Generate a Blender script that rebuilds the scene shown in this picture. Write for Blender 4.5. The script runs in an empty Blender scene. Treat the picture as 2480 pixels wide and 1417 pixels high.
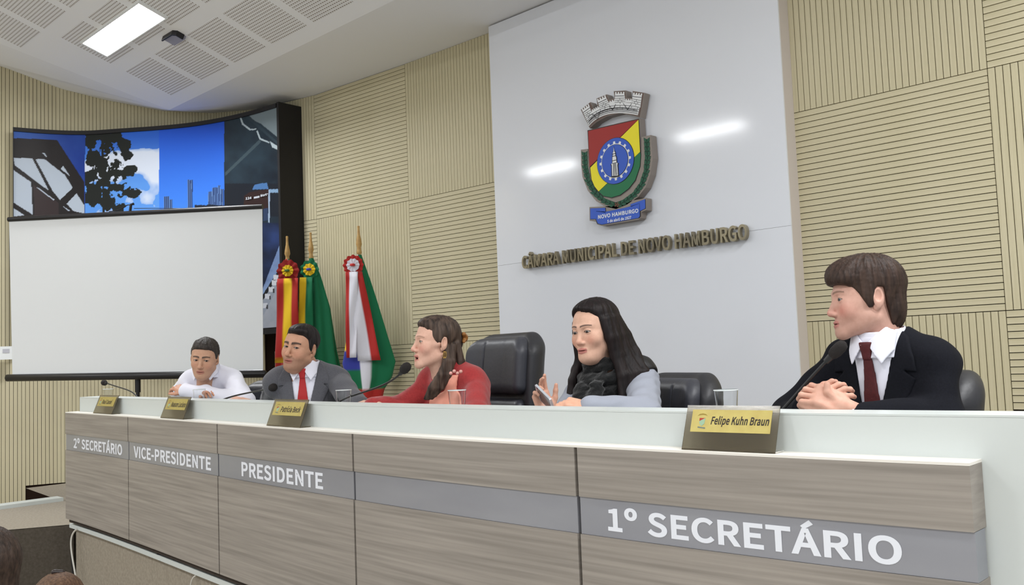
import bpy, math, random
import numpy as np
from mathutils import Vector, Matrix
random.seed(7); RNG=np.random.default_rng(7)
SC=bpy.context.scene; COL=SC.collection
# ---------------------------------------------------------------- camera
FPX,YAW,PITCH,ROLL=2183.0,0.77524,0.069134,-0.038887
CAMP=np.array([0.0,0.0,1.10])
_F=np.array([-math.sin(YAW)*math.cos(PITCH),math.cos(YAW)*math.cos(PITCH),math.sin(PITCH)])
_R=np.array([math.cos(YAW),math.sin(YAW),0.0]); _U=np.cross(_R,_F)
CAMR=np.array([_R*math.cos(ROLL)+_U*math.sin(ROLL),-_R*math.sin(ROLL)+_U*math.cos(ROLL),_F])
cd=bpy.data.cameras.new('camera'); cam=bpy.data.objects.new('camera',cd); COL.objects.link(cam)
cd.sensor_width=36.0; cd.lens=FPX/2480*36.0; cd.clip_start=0.05; cd.clip_end=100
_m=np.eye(4); _m[:3,0]=CAMR[0]; _m[:3,1]=CAMR[1]; _m[:3,2]=-CAMR[2]; _m[:3,3]=CAMP
cam.matrix_world=Matrix(_m.tolist()); SC.camera=cam
# ---------------------------------------------------------------- world, exposure
w=bpy.data.worlds.new('world'); SC.world=w; w.use_nodes=True
w.node_tree.nodes['Background'].inputs[0].default_value=(0.93,0.97,1.0,1)
w.node_tree.nodes['Background'].inputs[1].default_value=0.85
SC.view_settings.view_transform='Standard'; SC.view_settings.look='None'
SC.view_settings.exposure=-0.20; SC.view_settings.gamma=1.0; SC.view_settings.use_curve_mapping=False
LAMP_W=100.0
# ---------------------------------------------------------------- helpers
def ray(x,y): return np.array([(x-1240)/FPX,-(y-708.5)/FPX,1.0])@CAMR
def atY(x,y,Y): v=ray(x,y); return CAMP+v*(Y/v[1])
def atD(x,y,d): return CAMP+ray(x,y)*d
def pr(P):
    q=(np.asarray(P,float)-CAMP)@CAMR.T
    return np.stack([1240+FPX*q[...,0]/q[...,2],708.5-FPX*q[...,1]/q[...,2]],-1)
def tag(o,label=None,cat=None,group=None,kind=None):
    if label: o['label']=label
    if cat: o['category']=cat
    if group: o['group']=group
    if kind: o['kind']=kind
    return o
ROOT={}
def rootloc(p): return ROOT.get(p.name,np.zeros(3)) if p is not None else np.zeros(3)
def empty(name,loc,label,cat,group=None):
    o=bpy.data.objects.new(name,None); COL.objects.link(o); o.location=tuple(map(float,loc)); o.empty_display_size=.1
    ROOT[o.name]=np.array(loc,float); return tag(o,label,cat,group)
def mobj(name,V,Fc,m,parent=None,smooth=None,attr=None):
    V=np.asarray(V,float)-rootloc(parent)
    me=bpy.data.meshes.new(name)
    me.from_pydata(V.tolist(),[],[list(map(int,f)) for f in Fc]); me.update()
    if m is not None: me.materials.append(m)
    if smooth is not None:
        me.polygons.foreach_set('use_smooth',[True]*len(me.polygons))
        if smooth<170: me.set_sharp_from_angle(angle=math.radians(smooth))
    if attr is not None:
        a=me.color_attributes.new('Col','FLOAT_COLOR','POINT'); c=np.ones((len(V),4)); c[:,:3]=attr
        a.data.foreach_set('color',c.ravel())
    o=bpy.data.objects.new(name,me); COL.objects.link(o)
    if parent is not None:
        o.parent=parent; ROOT[o.name]=rootloc(parent)
    return o
class MB:
    def __init__(s): s.v=[]; s.f=[]
    def add(s,V,Fc):
        b=len(s.v); s.v+=[tuple(map(float,p)) for p in V]; s.f+=[[i+b for i in f] for f in Fc]; return s
    def box(s,x0,x1,y0,y1,z0,z1):
        return s.add([(x0,y0,z0),(x1,y0,z0),(x1,y1,z0),(x0,y1,z0),(x0,y0,z1),(x1,y0,z1),(x1,y1,z1),(x0,y1,z1)],
          [(0,3,2,1),(4,5,6,7),(0,1,5,4),(1,2,6,5),(2,3,7,6),(3,0,4,7)])
    def tube(s,pts,rad,n=10,caps=True):
        pts=[np.asarray(p,float) for p in pts]; k=len(pts)
        if np.isscalar(rad): rad=[rad]*k
        V=[]; pu=None
        for i,p in enumerate(pts):
            t=pts[min(i+1,k-1)]-pts[max(i-1,0)]; t/=np.linalg.norm(t)+1e-12
            if pu is None: pu=np.cross(t,[0,0,1]) if abs(t[2])<.9 else np.cross(t,[0,1,0])
            pu=pu-t*(pu@t); pu/=np.linalg.norm(pu); q=np.cross(t,pu)
            for j in range(n):
                a=2*math.pi*j/n; V.append(p+rad[i]*(math.cos(a)*pu+math.sin(a)*q))
        Fc=[[i*n+j,i*n+(j+1)%n,(i+1)*n+(j+1)%n,(i+1)*n+j] for i in range(k-1) for j in range(n)]
        if caps: Fc+=[list(range(n))[::-1],[(k-1)*n+j for j in range(n)]]
        return s.add(V,Fc)
    def lathe(s,prof,c,n=20,caps=True):
        V=[(c[0]+r*math.cos(2*math.pi*j/n),c[1]+r*math.sin(2*math.pi*j/n),c[2]+z) for r,z in prof for j in range(n)]
        k=len(prof); Fc=[[i*n+j,i*n+(j+1)%n,(i+1)*n+(j+1)%n,(i+1)*n+j] for i in range(k-1) for j in range(n)]
        if caps: Fc+=[list(range(n))[::-1],[(k-1)*n+j for j in range(n)]]
        return s.add(V,Fc)
    def prism(s,poly,fn,d0,d1):
        """extrude a 2D polygon; fn(a,b,d)->xyz"""
        n=len(poly); V=[fn(a,b,d0) for a,b in poly]+[fn(a,b,d1) for a,b in poly]
        return s.add(V,[list(range(n)),[n+i for i in range(n)][::-1]]+[[i,n+i,n+(i+1)%n,(i+1)%n] for i in range(n)])
    def build(s,name,m,parent=None,smooth=None): return mobj(name,s.v,s.f,m,parent,smooth)
MATS={}
def mat(name,col,rough=.5,metal=0,spec=.5,noise=None,bump=None,emit=None,trans=0,ior=1.45,vcol=False,sheen=0,coat=0,alpha=1):
    """noise=(scale xyz, second colour, detail), bump=(scale xyz, strength)"""
    if name in MATS: return MATS[name]
    m=bpy.data.materials.new(name); m.use_nodes=True; nt=m.node_tree; b=nt.nodes['Principled BSDF']
    b.inputs['Base Color'].default_value=(*col,1); b.inputs['Roughness'].default_value=rough; b.inputs['Metallic'].default_value=metal
    b.inputs['Specular IOR Level'].default_value=spec; b.inputs['IOR'].default_value=ior
    b.inputs['Transmission Weight'].default_value=trans; b.inputs['Sheen Weight'].default_value=sheen; b.inputs['Coat Weight'].default_value=coat
    b.inputs['Alpha'].default_value=alpha
    N=nt.nodes.new; L=nt.links.new
    tc=N('ShaderNodeTexCoord')
    def tex(sc,det=3):
        mp=N('ShaderNodeMapping'); mp.inputs['Scale'].default_value=sc; L(tc.outputs['Object'],mp.inputs[0])
        t=N('ShaderNodeTexNoise'); t.inputs['Scale'].default_value=1; t.inputs['Detail'].default_value=det; L(mp.outputs[0],t.inputs['Vector']); return t
    src=None
    if vcol:
        a=N('ShaderNodeVertexColor'); a.layer_name='Col'; src=a.outputs[0]; L(src,b.inputs['Base Color'])
    if noise:
        t=tex(noise[0],noise[2] if len(noise)>2 else 3); mx=N('ShaderNodeMix'); mx.data_type='RGBA'
        r=N('ShaderNodeMapRange'); r.inputs[1].default_value=.3; r.inputs[2].default_value=.7; L(t.outputs[0],r.inputs[0]); L(r.outputs[0],mx.inputs[0])
        if vcol:
            mx.blend_type='MULTIPLY'; L(src,mx.inputs[6]); mx.inputs[7].default_value=(*noise[1],1)
        else:
            mx.inputs[6].default_value=(*col,1); mx.inputs[7].default_value=(*noise[1],1)
        L(mx.outputs[2],b.inputs['Base Color'])
    if bump:
        t=tex(bump[0],4); bp=N('ShaderNodeBump'); bp.inputs['Strength'].default_value=bump[1]; bp.inputs['Distance'].default_value=bump[2] if len(bump)>2 else .002
        L(t.outputs[0],bp.inputs['Height']); L(bp.outputs[0],b.inputs['Normal'])
    if emit:
        b.inputs['Emission Color'].default_value=(*emit[0],1); b.inputs['Emission Strength'].default_value=emit[1]
    MATS[name]=m; return m
def s2l(r,g,b):
    return tuple(((c/255+.055)/1.055)**2.4 if c/255>.04045 else c/255/12.92 for c in (r,g,b))
_FONT=None
def font():
    global _FONT
    if _FONT is None:
        _FONT=False
        try: _FONT=bpy.data.fonts.load(bpy.utils.system_resource('DATAFILES')+'/fonts/Noto Sans CJK Regular.woff2')
        except Exception: _FONT=False
    return _FONT
def glyphs(V,Fc):
    """split a lettering mesh into single characters: connected pieces, accents joined to their letter"""
    par=list(range(len(V)))
    def find(i):
        while par[i]!=i: par[i]=par[par[i]]; i=par[i]
        return i
    for f in Fc:
        for i in f[1:]: par[find(i)]=find(f[0])
    comp={}
    for i in range(len(V)): comp.setdefault(find(i),[]).append(i)
    gs=sorted([(V[ix,0].min(),V[ix,0].max(),ix) for ix in comp.values() if len(ix)>2],key=lambda g:g[0]-g[1])
    out=[]
    for a,b,ix in gs:
        for g in out:
            if min(b,g[1])-max(a,g[0])>.6*(b-a): g[2].extend(ix); break
        else: out.append([a,b,list(ix)])
    out.sort(key=lambda g:g[0]); res=[]
    for a,b,ix in out:
        mp={i:k for k,i in enumerate(ix)}; st=set(ix)
        res.append((np.array(ix),[[mp[i] for i in f] for f in Fc if f[0] in st]))
    return res
def text_mesh(s,bold=0.0,shear=0.0,depth=0.0,res=8):
    """returns verts (n,3) scaled so that the text's own box is 0..1 x 0..1 (x,y) plus aspect w/h, and faces"""
    c=bpy.data.curves.new('lettering','FONT'); c.body=s; c.offset=bold
    if font(): c.font=font()
    c.shear=shear; c.extrude=depth; c.resolution_u=res; c.size=1; c.space_character=1.0+bold*2.5
    o=bpy.data.objects.new('lettering',c); COL.objects.link(o)
    dg=bpy.context.evaluated_depsgraph_get(); me=bpy.data.meshes.new_from_object(o.evaluated_get(dg))
    V=np.array([v.co[:] for v in me.vertices]); Fc=[list(p.vertices) for p in me.polygons]
    bpy.data.objects.remove(o); bpy.data.curves.remove(c); bpy.data.meshes.remove(me)
    lo,hi=V.min(0),V.max(0); asp=(hi[0]-lo[0])/(hi[1]-lo[1])
    V[:,0]=(V[:,0]-lo[0])/(hi[0]-lo[0]); V[:,1]=(V[:,1]-lo[1])/(hi[1]-lo[1])
    return V,Fc,asp
def text_obj(name,s,m,parent,o,ux,uy,un=None,**kw):
    """lettering on a plane: origin o, width vector ux, height vector uy, depth vector un"""
    V,Fc,_=text_mesh(s,**kw); o,ux,uy=map(np.asarray,(o,ux,uy)); 
    if un is None: un=np.cross(ux,uy); un=un/np.linalg.norm(un)*.001
    z=V[:,2]; z=(z-z.min())/max(z.max()-z.min(),1e-9)
    return mobj(name,o+V[:,:1]*ux+V[:,1:2]*uy+z[:,None]*np.asarray(un),Fc,m,parent)
def sm(x,a,b): t=np.clip((x-a)/(b-a+1e-12),0,1); return t*t*(3-2*t)
def npmesh(name,V,Q,m,parent,attr=None):
    """fast smooth mesh from arrays of quads"""
    V=np.asarray(V,float)-rootloc(parent); me=bpy.data.meshes.new(name)
    me.vertices.add(len(V)); me.vertices.foreach_set('co',V.ravel().astype(np.float32))
    me.loops.add(Q.size); me.loops.foreach_set('vertex_index',Q.ravel().astype(np.int32))
    me.polygons.add(len(Q)); me.polygons.foreach_set('loop_start',np.arange(0,Q.size,4,dtype=np.int32)); me.polygons.foreach_set('loop_total',np.full(len(Q),4,np.int32))
    me.polygons.foreach_set('use_smooth',np.ones(len(Q),bool)); me.update(calc_edges=True); me.validate()
    me.materials.append(m)
    if attr is not None:
        a=me.color_attributes.new('Col','FLOAT_COLOR','POINT'); c=np.ones((len(V),4),np.float32); c[:,:3]=attr; a.data.foreach_set('color',c.ravel())
    o=bpy.data.objects.new(name,me); COL.objects.link(o)
    if parent is not None: o.parent=parent; ROOT[o.name]=rootloc(parent)
    return o
# ================================================================ room
M_SLAT=mat('slat_wood',s2l(207,198,168),.55,noise=((3,3,3),s2l(196,187,154)),spec=.3)
M_GROOVE=mat('groove',s2l(40,29,22),.9,spec=.1)
M_CEIL=mat('ceiling_paint',s2l(238,240,244),.9,spec=.1)
M_WHITE=mat('white_paint',s2l(204,210,208),.35,spec=.4)
M_CARPET=mat('carpet',s2l(158,150,136),.95,noise=((60,60,60),s2l(140,132,120)),spec=.1)
M_CARPET_SHADE=mat('carpet_shaded',s2l(92,86,78),.95,noise=((60,60,60),s2l(80,74,66)),spec=.1)  # darker carpet tone stands in for the shade on the platform riser
WZ=3.69
# wall course, seen from above, left to right
PATH=[(-13.0,-7.0),(-11.9,-3.0),(-10.6,.6),(-10.35,1.6),(-10.15,2.4),(-10.03,2.86),(-9.85,3.35),(-9.62,3.72),(-9.2,4.17),(-8.7,4.5),(-8.1,4.73),(-7.34,4.85),(-6.06,4.95),(-4.80,5.0)]
PTOP=[4.42,4.42,4.42,4.42,4.38,4.262,4.085,3.978,3.838,3.759,3.71,WZ,WZ,WZ]
def pathwall(name,pts,tops,zb,m):
    b=MB(); n=len(pts)
    V=[]
    for (x,y),t in zip(pts,tops): V+=[(x,y,zb),(x,y,t)]
    for (x,y),t in zip(pts,tops): V+=[(x-.1,y+.15,zb),(x-.1,y+.15,t)]
    k=2*n
    Fc=[]
    for i in range(n-1):
        Fc+=[[2*i,2*i+1,2*i+3,2*i+2],[k+2*i,k+2*i+2,k+2*i+3,k+2*i+1],[2*i+1,k+2*i+1,k+2*i+3,2*i+3]]
    Fc+=[[0,k,k+1,1],[2*n-2,2*n-1,k+2*n-1,k+2*n-2]]
    return tag(b.add(V,Fc).build(name,m),kind='structure')
wall_left=pathwall('wall_left',[(x-.004,y+.008) for x,y in PATH[:-1]],PTOP[:-1],-.65,M_GROOVE)
wall_back=tag(MB().box(-6.06,1.6,5.008,5.2,-.65,WZ).build('wall_back',M_GROOVE),kind='structure')
_ub=MB().box(-.5,.5,-.5,.5,-.5,.5); _ume=None
PITCHS=1.248/35; GAP=.0042
def slat(p0,p1,z0,z1,parent):
    """one wooden batten between two plan points, proud of the dark board"""
    global _ume
    if isinstance(parent,MB):
        d=np.array([p1[0]-p0[0],p1[1]-p0[1],0]); d/=np.linalg.norm(d); n=np.array([-d[1],d[0],0])*.006; A,B=np.array([*p0,0.]),np.array([*p1,0.]); u=np.array([0,0,1.])
        parent.add([A-n+u*z0,B-n+u*z0,B+n+u*z0,A+n+u*z0,A-n+u*z1,B-n+u*z1,B+n+u*z1,A+n+u*z1],[(0,3,2,1),(4,5,6,7),(0,1,5,4),(1,2,6,5),(2,3,7,6),(3,0,4,7)]); return
    if _ume is None:
        _ume=bpy.data.meshes.new('slat'); _ume.from_pydata(_ub.v,[],_ub.f); _ume.update(); _ume.materials.append(M_SLAT)
    o=bpy.data.objects.new('slat',_ume); COL.objects.link(o); o.parent=parent
    dx,dy=p1[0]-p0[0],p1[1]-p0[1]; L=math.hypot(dx,dy)
    o.location=((p0[0]+p1[0])/2,(p0[1]+p1[1])/2,(z0+z1)/2); o.rotation_euler=(0,0,math.atan2(dy,dx)); o.scale=(L,.012,z1-z0)
def tile(p0,p1,z0,z1,vert,parent,lo=0.0,hi=1.0,zlo=None,ztop=None):
    P=lambda t:(p0[0]+(p1[0]-p0[0])*t,p0[1]+(p1[1]-p0[1])*t); L=math.hypot(p1[0]-p0[0],p1[1]-p0[1])
    zt=min(z1,ztop if ztop else WZ)
    if vert:
        n=round(L/PITCHS); g=GAP/L/2
        for i in range(n):
            a,b=i/n+g,(i+1)/n-g
            if b<lo or a>hi: continue
            slat(P(a),P(b),z0+GAP/2,zt-GAP/2,parent)
    else:
        n=round((z1-z0)/PITCHS); h=(z1-z0)/n; e=GAP/L/2
        for i in range(n):
            za,zb=z0+i*h+GAP/2,z0+(i+1)*h-GAP/2
            if za>zt-.01 or (zlo and zb<zlo): continue
            slat(P(max(lo,0)+e),P(min(hi,1)-e),za,min(zb,zt),parent)
ZJ=[-.02,1.227,2.475,3.723]
for k in range(3):
    v=(k%2==0)
    tile((-2.66,5.002),(-1.411,5.002),ZJ[k],ZJ[k+1],v,wall_back,lo=.04,zlo=.75)
    tile((-1.411,5.002),(-.163,5.002),ZJ[k],ZJ[k+1],not v,wall_back,lo=0,hi=.36,zlo=.75)
    tile((-6.06,4.952),(-4.80,5.002),ZJ[k],ZJ[k+1],v,wall_back,zlo=.6)
    tile((-7.34,4.852),(-6.06,4.952),ZJ[k],ZJ[k+1],not v,wall_left,zlo=.6)
    tile((-8.58,4.56),(-7.34,4.852),ZJ[k],ZJ[k+1],v,wall_left,lo=.55,zlo=.6)
# corner: full-height battens following the curve
_seg=[]; _pp=PATH[1:11]; _tt=PTOP[1:11]
_al=[0]
for a,b in zip(_pp[:-1],_pp[1:]): _al.append(_al[-1]+math.hypot(b[0]-a[0],b[1]-a[1]))
_pa=np.array(_pp); _n=int(_al[-1]/PITCHS); _far=MB()
for i in range(_n):
    a,b=i*PITCHS+GAP/2,(i+1)*PITCHS-GAP/2
    A=(np.interp(a,_al,_pa[:,0]),np.interp(a,_al,_pa[:,1])); B=(np.interp(b,_al,_pa[:,0]),np.interp(b,_al,_pa[:,1]))
    zt=np.interp((a+b)/2,_al,_tt)+.025; px=pr(np.array([*A,2.0]))[0]
    zb=-.02 if px>62 else -.3
    slat(A,B,zb,zt,wall_left if px>-15 else _far)
tag(_far.build('slats_beyond',M_SLAT,wall_left),kind='stuff')
_far=MB()
for k in range(3):
    tile((-1.411,5.002),(-.163,5.002),ZJ[k],ZJ[k+1],k%2==1,_far,lo=.37)
    tile((-.163,5.002),(1.085,5.002),ZJ[k],ZJ[k+1],k%2==0,_far)
tag(_far.build('slats_beyond',M_SLAT,wall_back),kind='stuff')
# ceiling: flat strip along the wall, slope rising to the hall, facet at the left, flat hall ceiling
SL=.34; Y0=4.0; ZB=lambda y: WZ+SL*(Y0-y)
YH=1.9; ZH=ZB(YH)
ctop=np.array([(x,y,t) for (x,y),t in zip(PATH,PTOP)])
ceil=MB()
flat=[p for p in ctop if p[0]>-9.0]
K0=(-8.64,Y0,WZ); K1=(-9.27,YH,ZH)
# strip A
edge=[(p[0]-.02,p[1]+.03,p[2]) for p in flat]+[(1.6,5.02,WZ)]
V=edge+[(1.6,Y0,WZ),K0]; ceil.add(V,[[len(V)-1,i,i+1] for i in range(len(edge)-1)]+[[len(V)-1,len(edge)-1,len(V)-2]])
# slope B
ceil.add([K0,(1.6,Y0,WZ),(1.6,YH,ZH),K1],[[0,1,2,3]])
# facet C
left=[(p[0]-.02,p[1]+.02,p[2]) for p in ctop if p[0]<=-8.65][::-1]
V=[K0,K1]+left
n=len(left); far=[i for i,p in enumerate(left) if p[1]<YH]
j=next(i for i,p in enumerate(left) if p[1]<YH)
fc=[[0,2+i+1,2+i] for i in range(j-1)]+[[0,1,2+j-1]]+[[1,2+i+1,2+i] for i in range(j-1,n-1)]
ceil.add(V,fc)
# hall ceiling
ceil.add([K1,(1.6,YH,ZH),(6,YH,ZH),(6,-7,ZH),left[-1]],[[0,1,2,3,4]])
ceil.add([(1.6,5.02,WZ),(6,5.02,WZ),(6,Y0,WZ),(1.6,Y0,WZ),(1.6,YH,ZH),(6,YH,ZH)],[[0,1,2,3],[3,2,5,4]])
ceiling=tag(ceil.build('ceiling',M_CEIL),kind='structure')
# perforated acoustic fields set in the slope
mp=bpy.data.materials.new('perforated_board'); mp.use_nodes=True; nt=mp.node_tree; b=nt.nodes['Principled BSDF']; b.inputs['Roughness'].default_value=.9; b.inputs['Specular IOR Level'].default_value=.1
tc=nt.nodes.new('ShaderNodeTexCoord'); sx=nt.nodes.new('ShaderNodeSeparateXYZ'); nt.links.new(tc.outputs['Object'],sx.inputs[0])
def mth(op,a,bv=None):
    n=nt.nodes.new('ShaderNodeMath'); n.operation=op
    for i,v in enumerate((a,bv)):
        if v is None: continue
        if isinstance(v,(int,float)): n.inputs[i].default_value=v
        else: nt.links.new(v,n.inputs[i])
    return n.outputs[0]
gx=mth('LESS_THAN',mth('FRACT',mth('MULTIPLY',sx.outputs[0],1/.026)),.62); gy=mth('LESS_THAN',mth('FRACT',mth('MULTIPLY',sx.outputs[1],1/.026)),.40)
hole=mth('MULTIPLY',gx,gy); mx=nt.nodes.new('ShaderNodeMix'); mx.data_type='RGBA'; nt.links.new(hole,mx.inputs[0])
mx.inputs[6].default_value=(*s2l(232,233,236),1); mx.inputs[7].default_value=(*s2l(160,154,148),1); nt.links.new(mx.outputs[2],b.inputs['Base Color'])
for r in range(4):
    ya=3.86-.57*r; yb=ya-.44
    for c in range(-1,7):
        xa=-8.30+.62*c; xb=xa+.52
        if yb<YH or (c<0 and r<2): continue
        ns=np.array([0,-SL,-1])/math.hypot(1,SL)
        P=[np.array([x,y,ZB(y)])+ns*.002 for x,y in ((xa,ya),(xb,ya),(xb,yb),(xa,yb))]; Q=[p-ns*.012 for p in P]
        mobj('perforated_panel',P+Q,[(0,1,2,3),(7,6,5,4),(0,4,5,1),(1,5,6,2),(2,6,7,3),(3,7,4,0)],mp,ceiling)
# floors
FA,FB=(-7.349,1.706),(-6.948,2.462)
tag(MB().add([(-9.56,2.95,0),(-9.56,5.3,0),(2,5.3,0),(2,2.26,0),(-4.1,2.30,0),(-6.6,2.42,0),(FB[0],FB[1],0),(FA[0],FA[1],0),(-8.29,FA[1],0),(-8.29,2.84,0)],[[0,9,8,7,6,5,4,3,2,1]]).build('floor',M_CARPET),kind='structure')
tag(MB().box(-15,6,-7,5.3,-.75,-.65).build('floor_hall',mat('hall_floor',s2l(178,168,152),.6)),kind='structure')
# stage corner beyond the desk: white nosing, riser with its shade painted into the carpet colour, one low step
sp=tag(MB().add([(FA[0],FA[1],-.004),(FB[0],FB[1],-.004),(FB[0]-.05,FB[1]+.06,-.004),(FA[0]-.05,FA[1]+.06,-.004),(FA[0],FA[1],-.65),(FB[0],FB[1],-.65),(FB[0]-.05,FB[1]+.06,-.65),(FA[0]-.05,FA[1]+.06,-.65)],[(3,2,1,0),(0,1,5,4),(1,2,6,5),(2,3,7,6),(3,0,4,7)]).build('platform_riser',M_CARPET_SHADE),kind='structure')
MB().box(-8.42,-8.27,.2,2.85,-.004,.03).build('nosing',M_WHITE,sp)
tag(MB().box(-8.0,-6.93,.9,1.66,-.65,-.17).build('platform_step',M_CARPET),kind='structure')
# ---------------------------------------------------------------- ceiling lamps
M_LF=mat('lamp_frame',s2l(235,238,238),.4)
M_LD=mat('lamp_diffuser',(1,1,1),.5,emit=((.98,.99,1.0),14.0))
def luminaire(cx,cy,label,slope=True):
    s=SL if slope else 0.0; nrm=np.array([0,-s,-1])/math.hypot(1,s); uy=np.array([0,1,-s])/math.hypot(1,s)
    c=np.array([cx,cy,ZB(cy) if slope else ZH]); L,Wd=1.24,.25
    e=empty('ceiling_lamp',c,label,'lamp','fluorescent ceiling lamps')
    fn=lambda a,b_,d:c+np.array([1,0,0])*a+uy*b_+nrm*d
    fr=MB()
    for a0,a1,b0,b1 in ((-L/2,L/2,-Wd/2,-Wd/2+.012),(-L/2,L/2,Wd/2-.012,Wd/2),(-L/2,-L/2+.03,-Wd/2+.012,Wd/2-.012),(L/2-.03,L/2,-Wd/2+.012,Wd/2-.012)):
        fr.prism([(a0,b0),(a1,b0),(a1,b1),(a0,b1)],fn,0,.022)
    fr.build('frame',M_LF,e)
    d=MB().prism([(-L/2+.03,-Wd/2+.012),(L/2-.03,-Wd/2+.012),(L/2-.03,Wd/2-.012),(-L/2+.03,Wd/2-.012)],fn,.002,.010)
    d.build('diffuser',M_LD,e)
    for k in range(24):
        a=-L/2+.06+k*(L-.12)/23
        MB().prism([(a-.003,-Wd/2+.014),(a+.003,-Wd/2+.014),(a+.003,Wd/2-.014),(a-.003,Wd/2-.014)],fn,.011,.020).build('louvre',M_LF,e)
    ld=bpy.data.lights.new('tube_light','AREA'); ld.shape='RECTANGLE'; ld.size=L-.08; ld.size_y=Wd-.04; ld.energy=LAMP_W; ld.color=(.97,.985,1.0)
    lo=bpy.data.objects.new('tube_light',ld); COL.objects.link(lo); lo.parent=e
    lo.location=tuple(nrm*.03); lo.rotation_euler=Vector(nrm).to_track_quat('-Z','X').to_euler() if slope else (0,0,0)
luminaire(-7.56,3.10,'lit fluorescent ceiling lamp in the perforated slope above the mural')
luminaire(.2,3.14,'lit fluorescent ceiling lamp over the right end of the stage')
for x in (-10.5,-7.25,-4.0,-.75,2.5): luminaire(x,-2.1,'added unseen fill lamp in the hall ceiling, towards the right wall',False)
luminaire(1.0,1.35,'added unseen fill lamp in the hall ceiling, towards the right wall',False)  # added lamp, out of view, brightens the right wall and white panel
# little emergency box on the ceiling
c=np.array([-7.19,3.39,ZB(3.39)]); e=empty('ceiling_sensor',c,'small grey sensor box with a dark edge beside the ceiling lamp','sensor')
nrm=np.array([0,-SL,-1])/math.hypot(1,SL); uy=np.array([0,1,-SL])/math.hypot(1,SL)
fn=lambda a,b_,d:c+np.array([1,0,0])*a+uy*b_+nrm*d
MB().prism([(-.10,-.05),(.07,-.05),(.10,-.03),(.10,.05),(-.10,.05)],fn,0,.03).build('body',mat('sensor_grey',s2l(150,150,165),.5),e)
MB().prism([(-.11,-.062),(.075,-.062),(.112,-.036),(.112,.03),(.10,.03),(.10,-.03),(.07,-.05),(-.11,-.05)],fn,0,.045).build('edge_trim',mat('black_plastic',s2l(28,27,30),.5),e)
# white thermostat on the slatted wall
P=atD(16,855,8.95); e=empty('wall_switch',P,'small white wall box on slatted wall left of projector screen','switch')
ux=np.array([.42,.9,0]); ux/=np.linalg.norm(ux); nn=np.array([ux[1],-ux[0],0])
fn=lambda a,b_,d:P+ux*a+np.array([0,0,1])*b_+nn*d
MB().prism([(-.06,-.065),(.06,-.065),(.06,.065),(-.06,.065)],fn,-.02,.03).build('case',M_LF,e)
MB().prism([(-.03,.0),(.03,.0),(.03,.04),(-.03,.04)],fn,.03,.034).build('display',mat('display_grey',s2l(190,190,198),.4),e)
# ================================================================ council desk
DD=2.05
def Yc(X):
    X=np.asarray(X,float); u=np.minimum(X,-.69)/DD+1
    return DD*(1+.0629658*u*u+.01714*u**3)+np.maximum(X+.69,0)*.1
def onfront(x,y,off=0.0):
    v=ray(x,y); t=DD/v[1]
    for _ in range(60): t=(float(Yc(v[0]*t))+off)/v[1]
    return CAMP+v*t
def cbox(X0,X1,o0,o1,z0,z1,n=8):
    b=MB(); V=[]
    for X in np.linspace(X0,X1,n+1):
        y=float(Yc(X)); V+=[(X,y+o0,z0),(X,y+o1,z0),(X,y+o1,z1),(X,y+o0,z1)]
    Fc=[[4*i+j,4*i+4+j,4*i+4+(j+1)%4,4*i+(j+1)%4][::-1] for i in range(n) for j in range(4)]
    Fc+=[[0,1,2,3][::-1],[4*n,4*n+1,4*n+2,4*n+3]]
    return b.add(V,Fc)
M_OAK=mat('grey_oak',s2l(161,154,146),.5,noise=((1.5,8,70),s2l(134,128,121),6),bump=((2,8,90),.25,.001),spec=.35)
M_STRIP=mat('satin_strip',s2l(160,162,169),.32,metal=.35,noise=((2,2,8),s2l(150,152,160)),spec=.5)
M_TXT=mat('white_vinyl',s2l(228,232,240),.5)
M_DARK=mat('dark_reveal',s2l(52,42,36),.8)
M_LEDGE=mat('cream_laminate',s2l(232,228,220),.4)
desk=empty('council_desk',(-3.6,2.2,0),'long curved white council desk with grey oak front and lettered metal band','desk')
JX=[-6.642,-5.453,-4.164,-2.926,-1.773,-.694]
for i in range(5):
    a,b=JX[i]+(.006 if i else 0),JX[i+1]-(.006 if i<4 else 0)
    n=6
    up=cbox(a,b,0,.082,.675,.818,n).build('wood_panel',M_OAK,desk)
    lo=cbox(a,b,0,.082,.096,.565,n).build('wood_panel',M_OAK,desk)
    cbox(a,b,.005,.07,.566,.674,n).build('metal_strip',M_STRIP,desk)
cbox(JX[0]+.01,JX[-1]-.01,.02,.08,.07,.816,30).build('panel_backing',M_DARK,desk)
cbox(JX[0],JX[-1],0,.083,.8185,.825,30).build('ledge',M_LEDGE,desk)
cbox(-6.60,JX[-1]-.02,.083,.105,.8185,.918,40).build('front_rail',M_WHITE,desk)
cbox(JX[-1]-.02,.9,.083,.105,-.05,.918,10).build('end_panel',M_WHITE,desk)
cbox(-6.60,.9,.083,.215,.9185,.9235,40).build('rail_cap',M_WHITE,desk)
cbox(-6.60,.9,.216,.50,.850,.872,40).build('work_top',M_WHITE,desk)
cbox(-6.60,-6.57,.106,.49,.0,.849,1).build('side_panel',M_WHITE,desk)
cbox(JX[0]-.02,.9,.03,.075,.028,.055,40).build('base_strip',M_WHITE,desk)
tag(cbox(-6.62,.9,.06,.12,-.65,.026,30).build('stage_riser',M_CARPET),kind='structure')
CAP=.068
def title(s,x0,x1,acc,cap=CAP):
    """acc: extra height of the glyph box above the capitals"""
    V,Fc,_=text_mesh(s,bold=.012); X=x0+V[:,0]*(x1-x0); h=cap*(1+acc)
    zn=V[:,2]/max(V[:,2].max(),1e-9); P=np.stack([X,Yc(X)+.0042-.0008*zn,.618-cap/2+V[:,1]*h],1)
    for ix,fc in glyphs(V,Fc): mobj('letter',P[ix],fc,M_TXT,desk)
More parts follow.
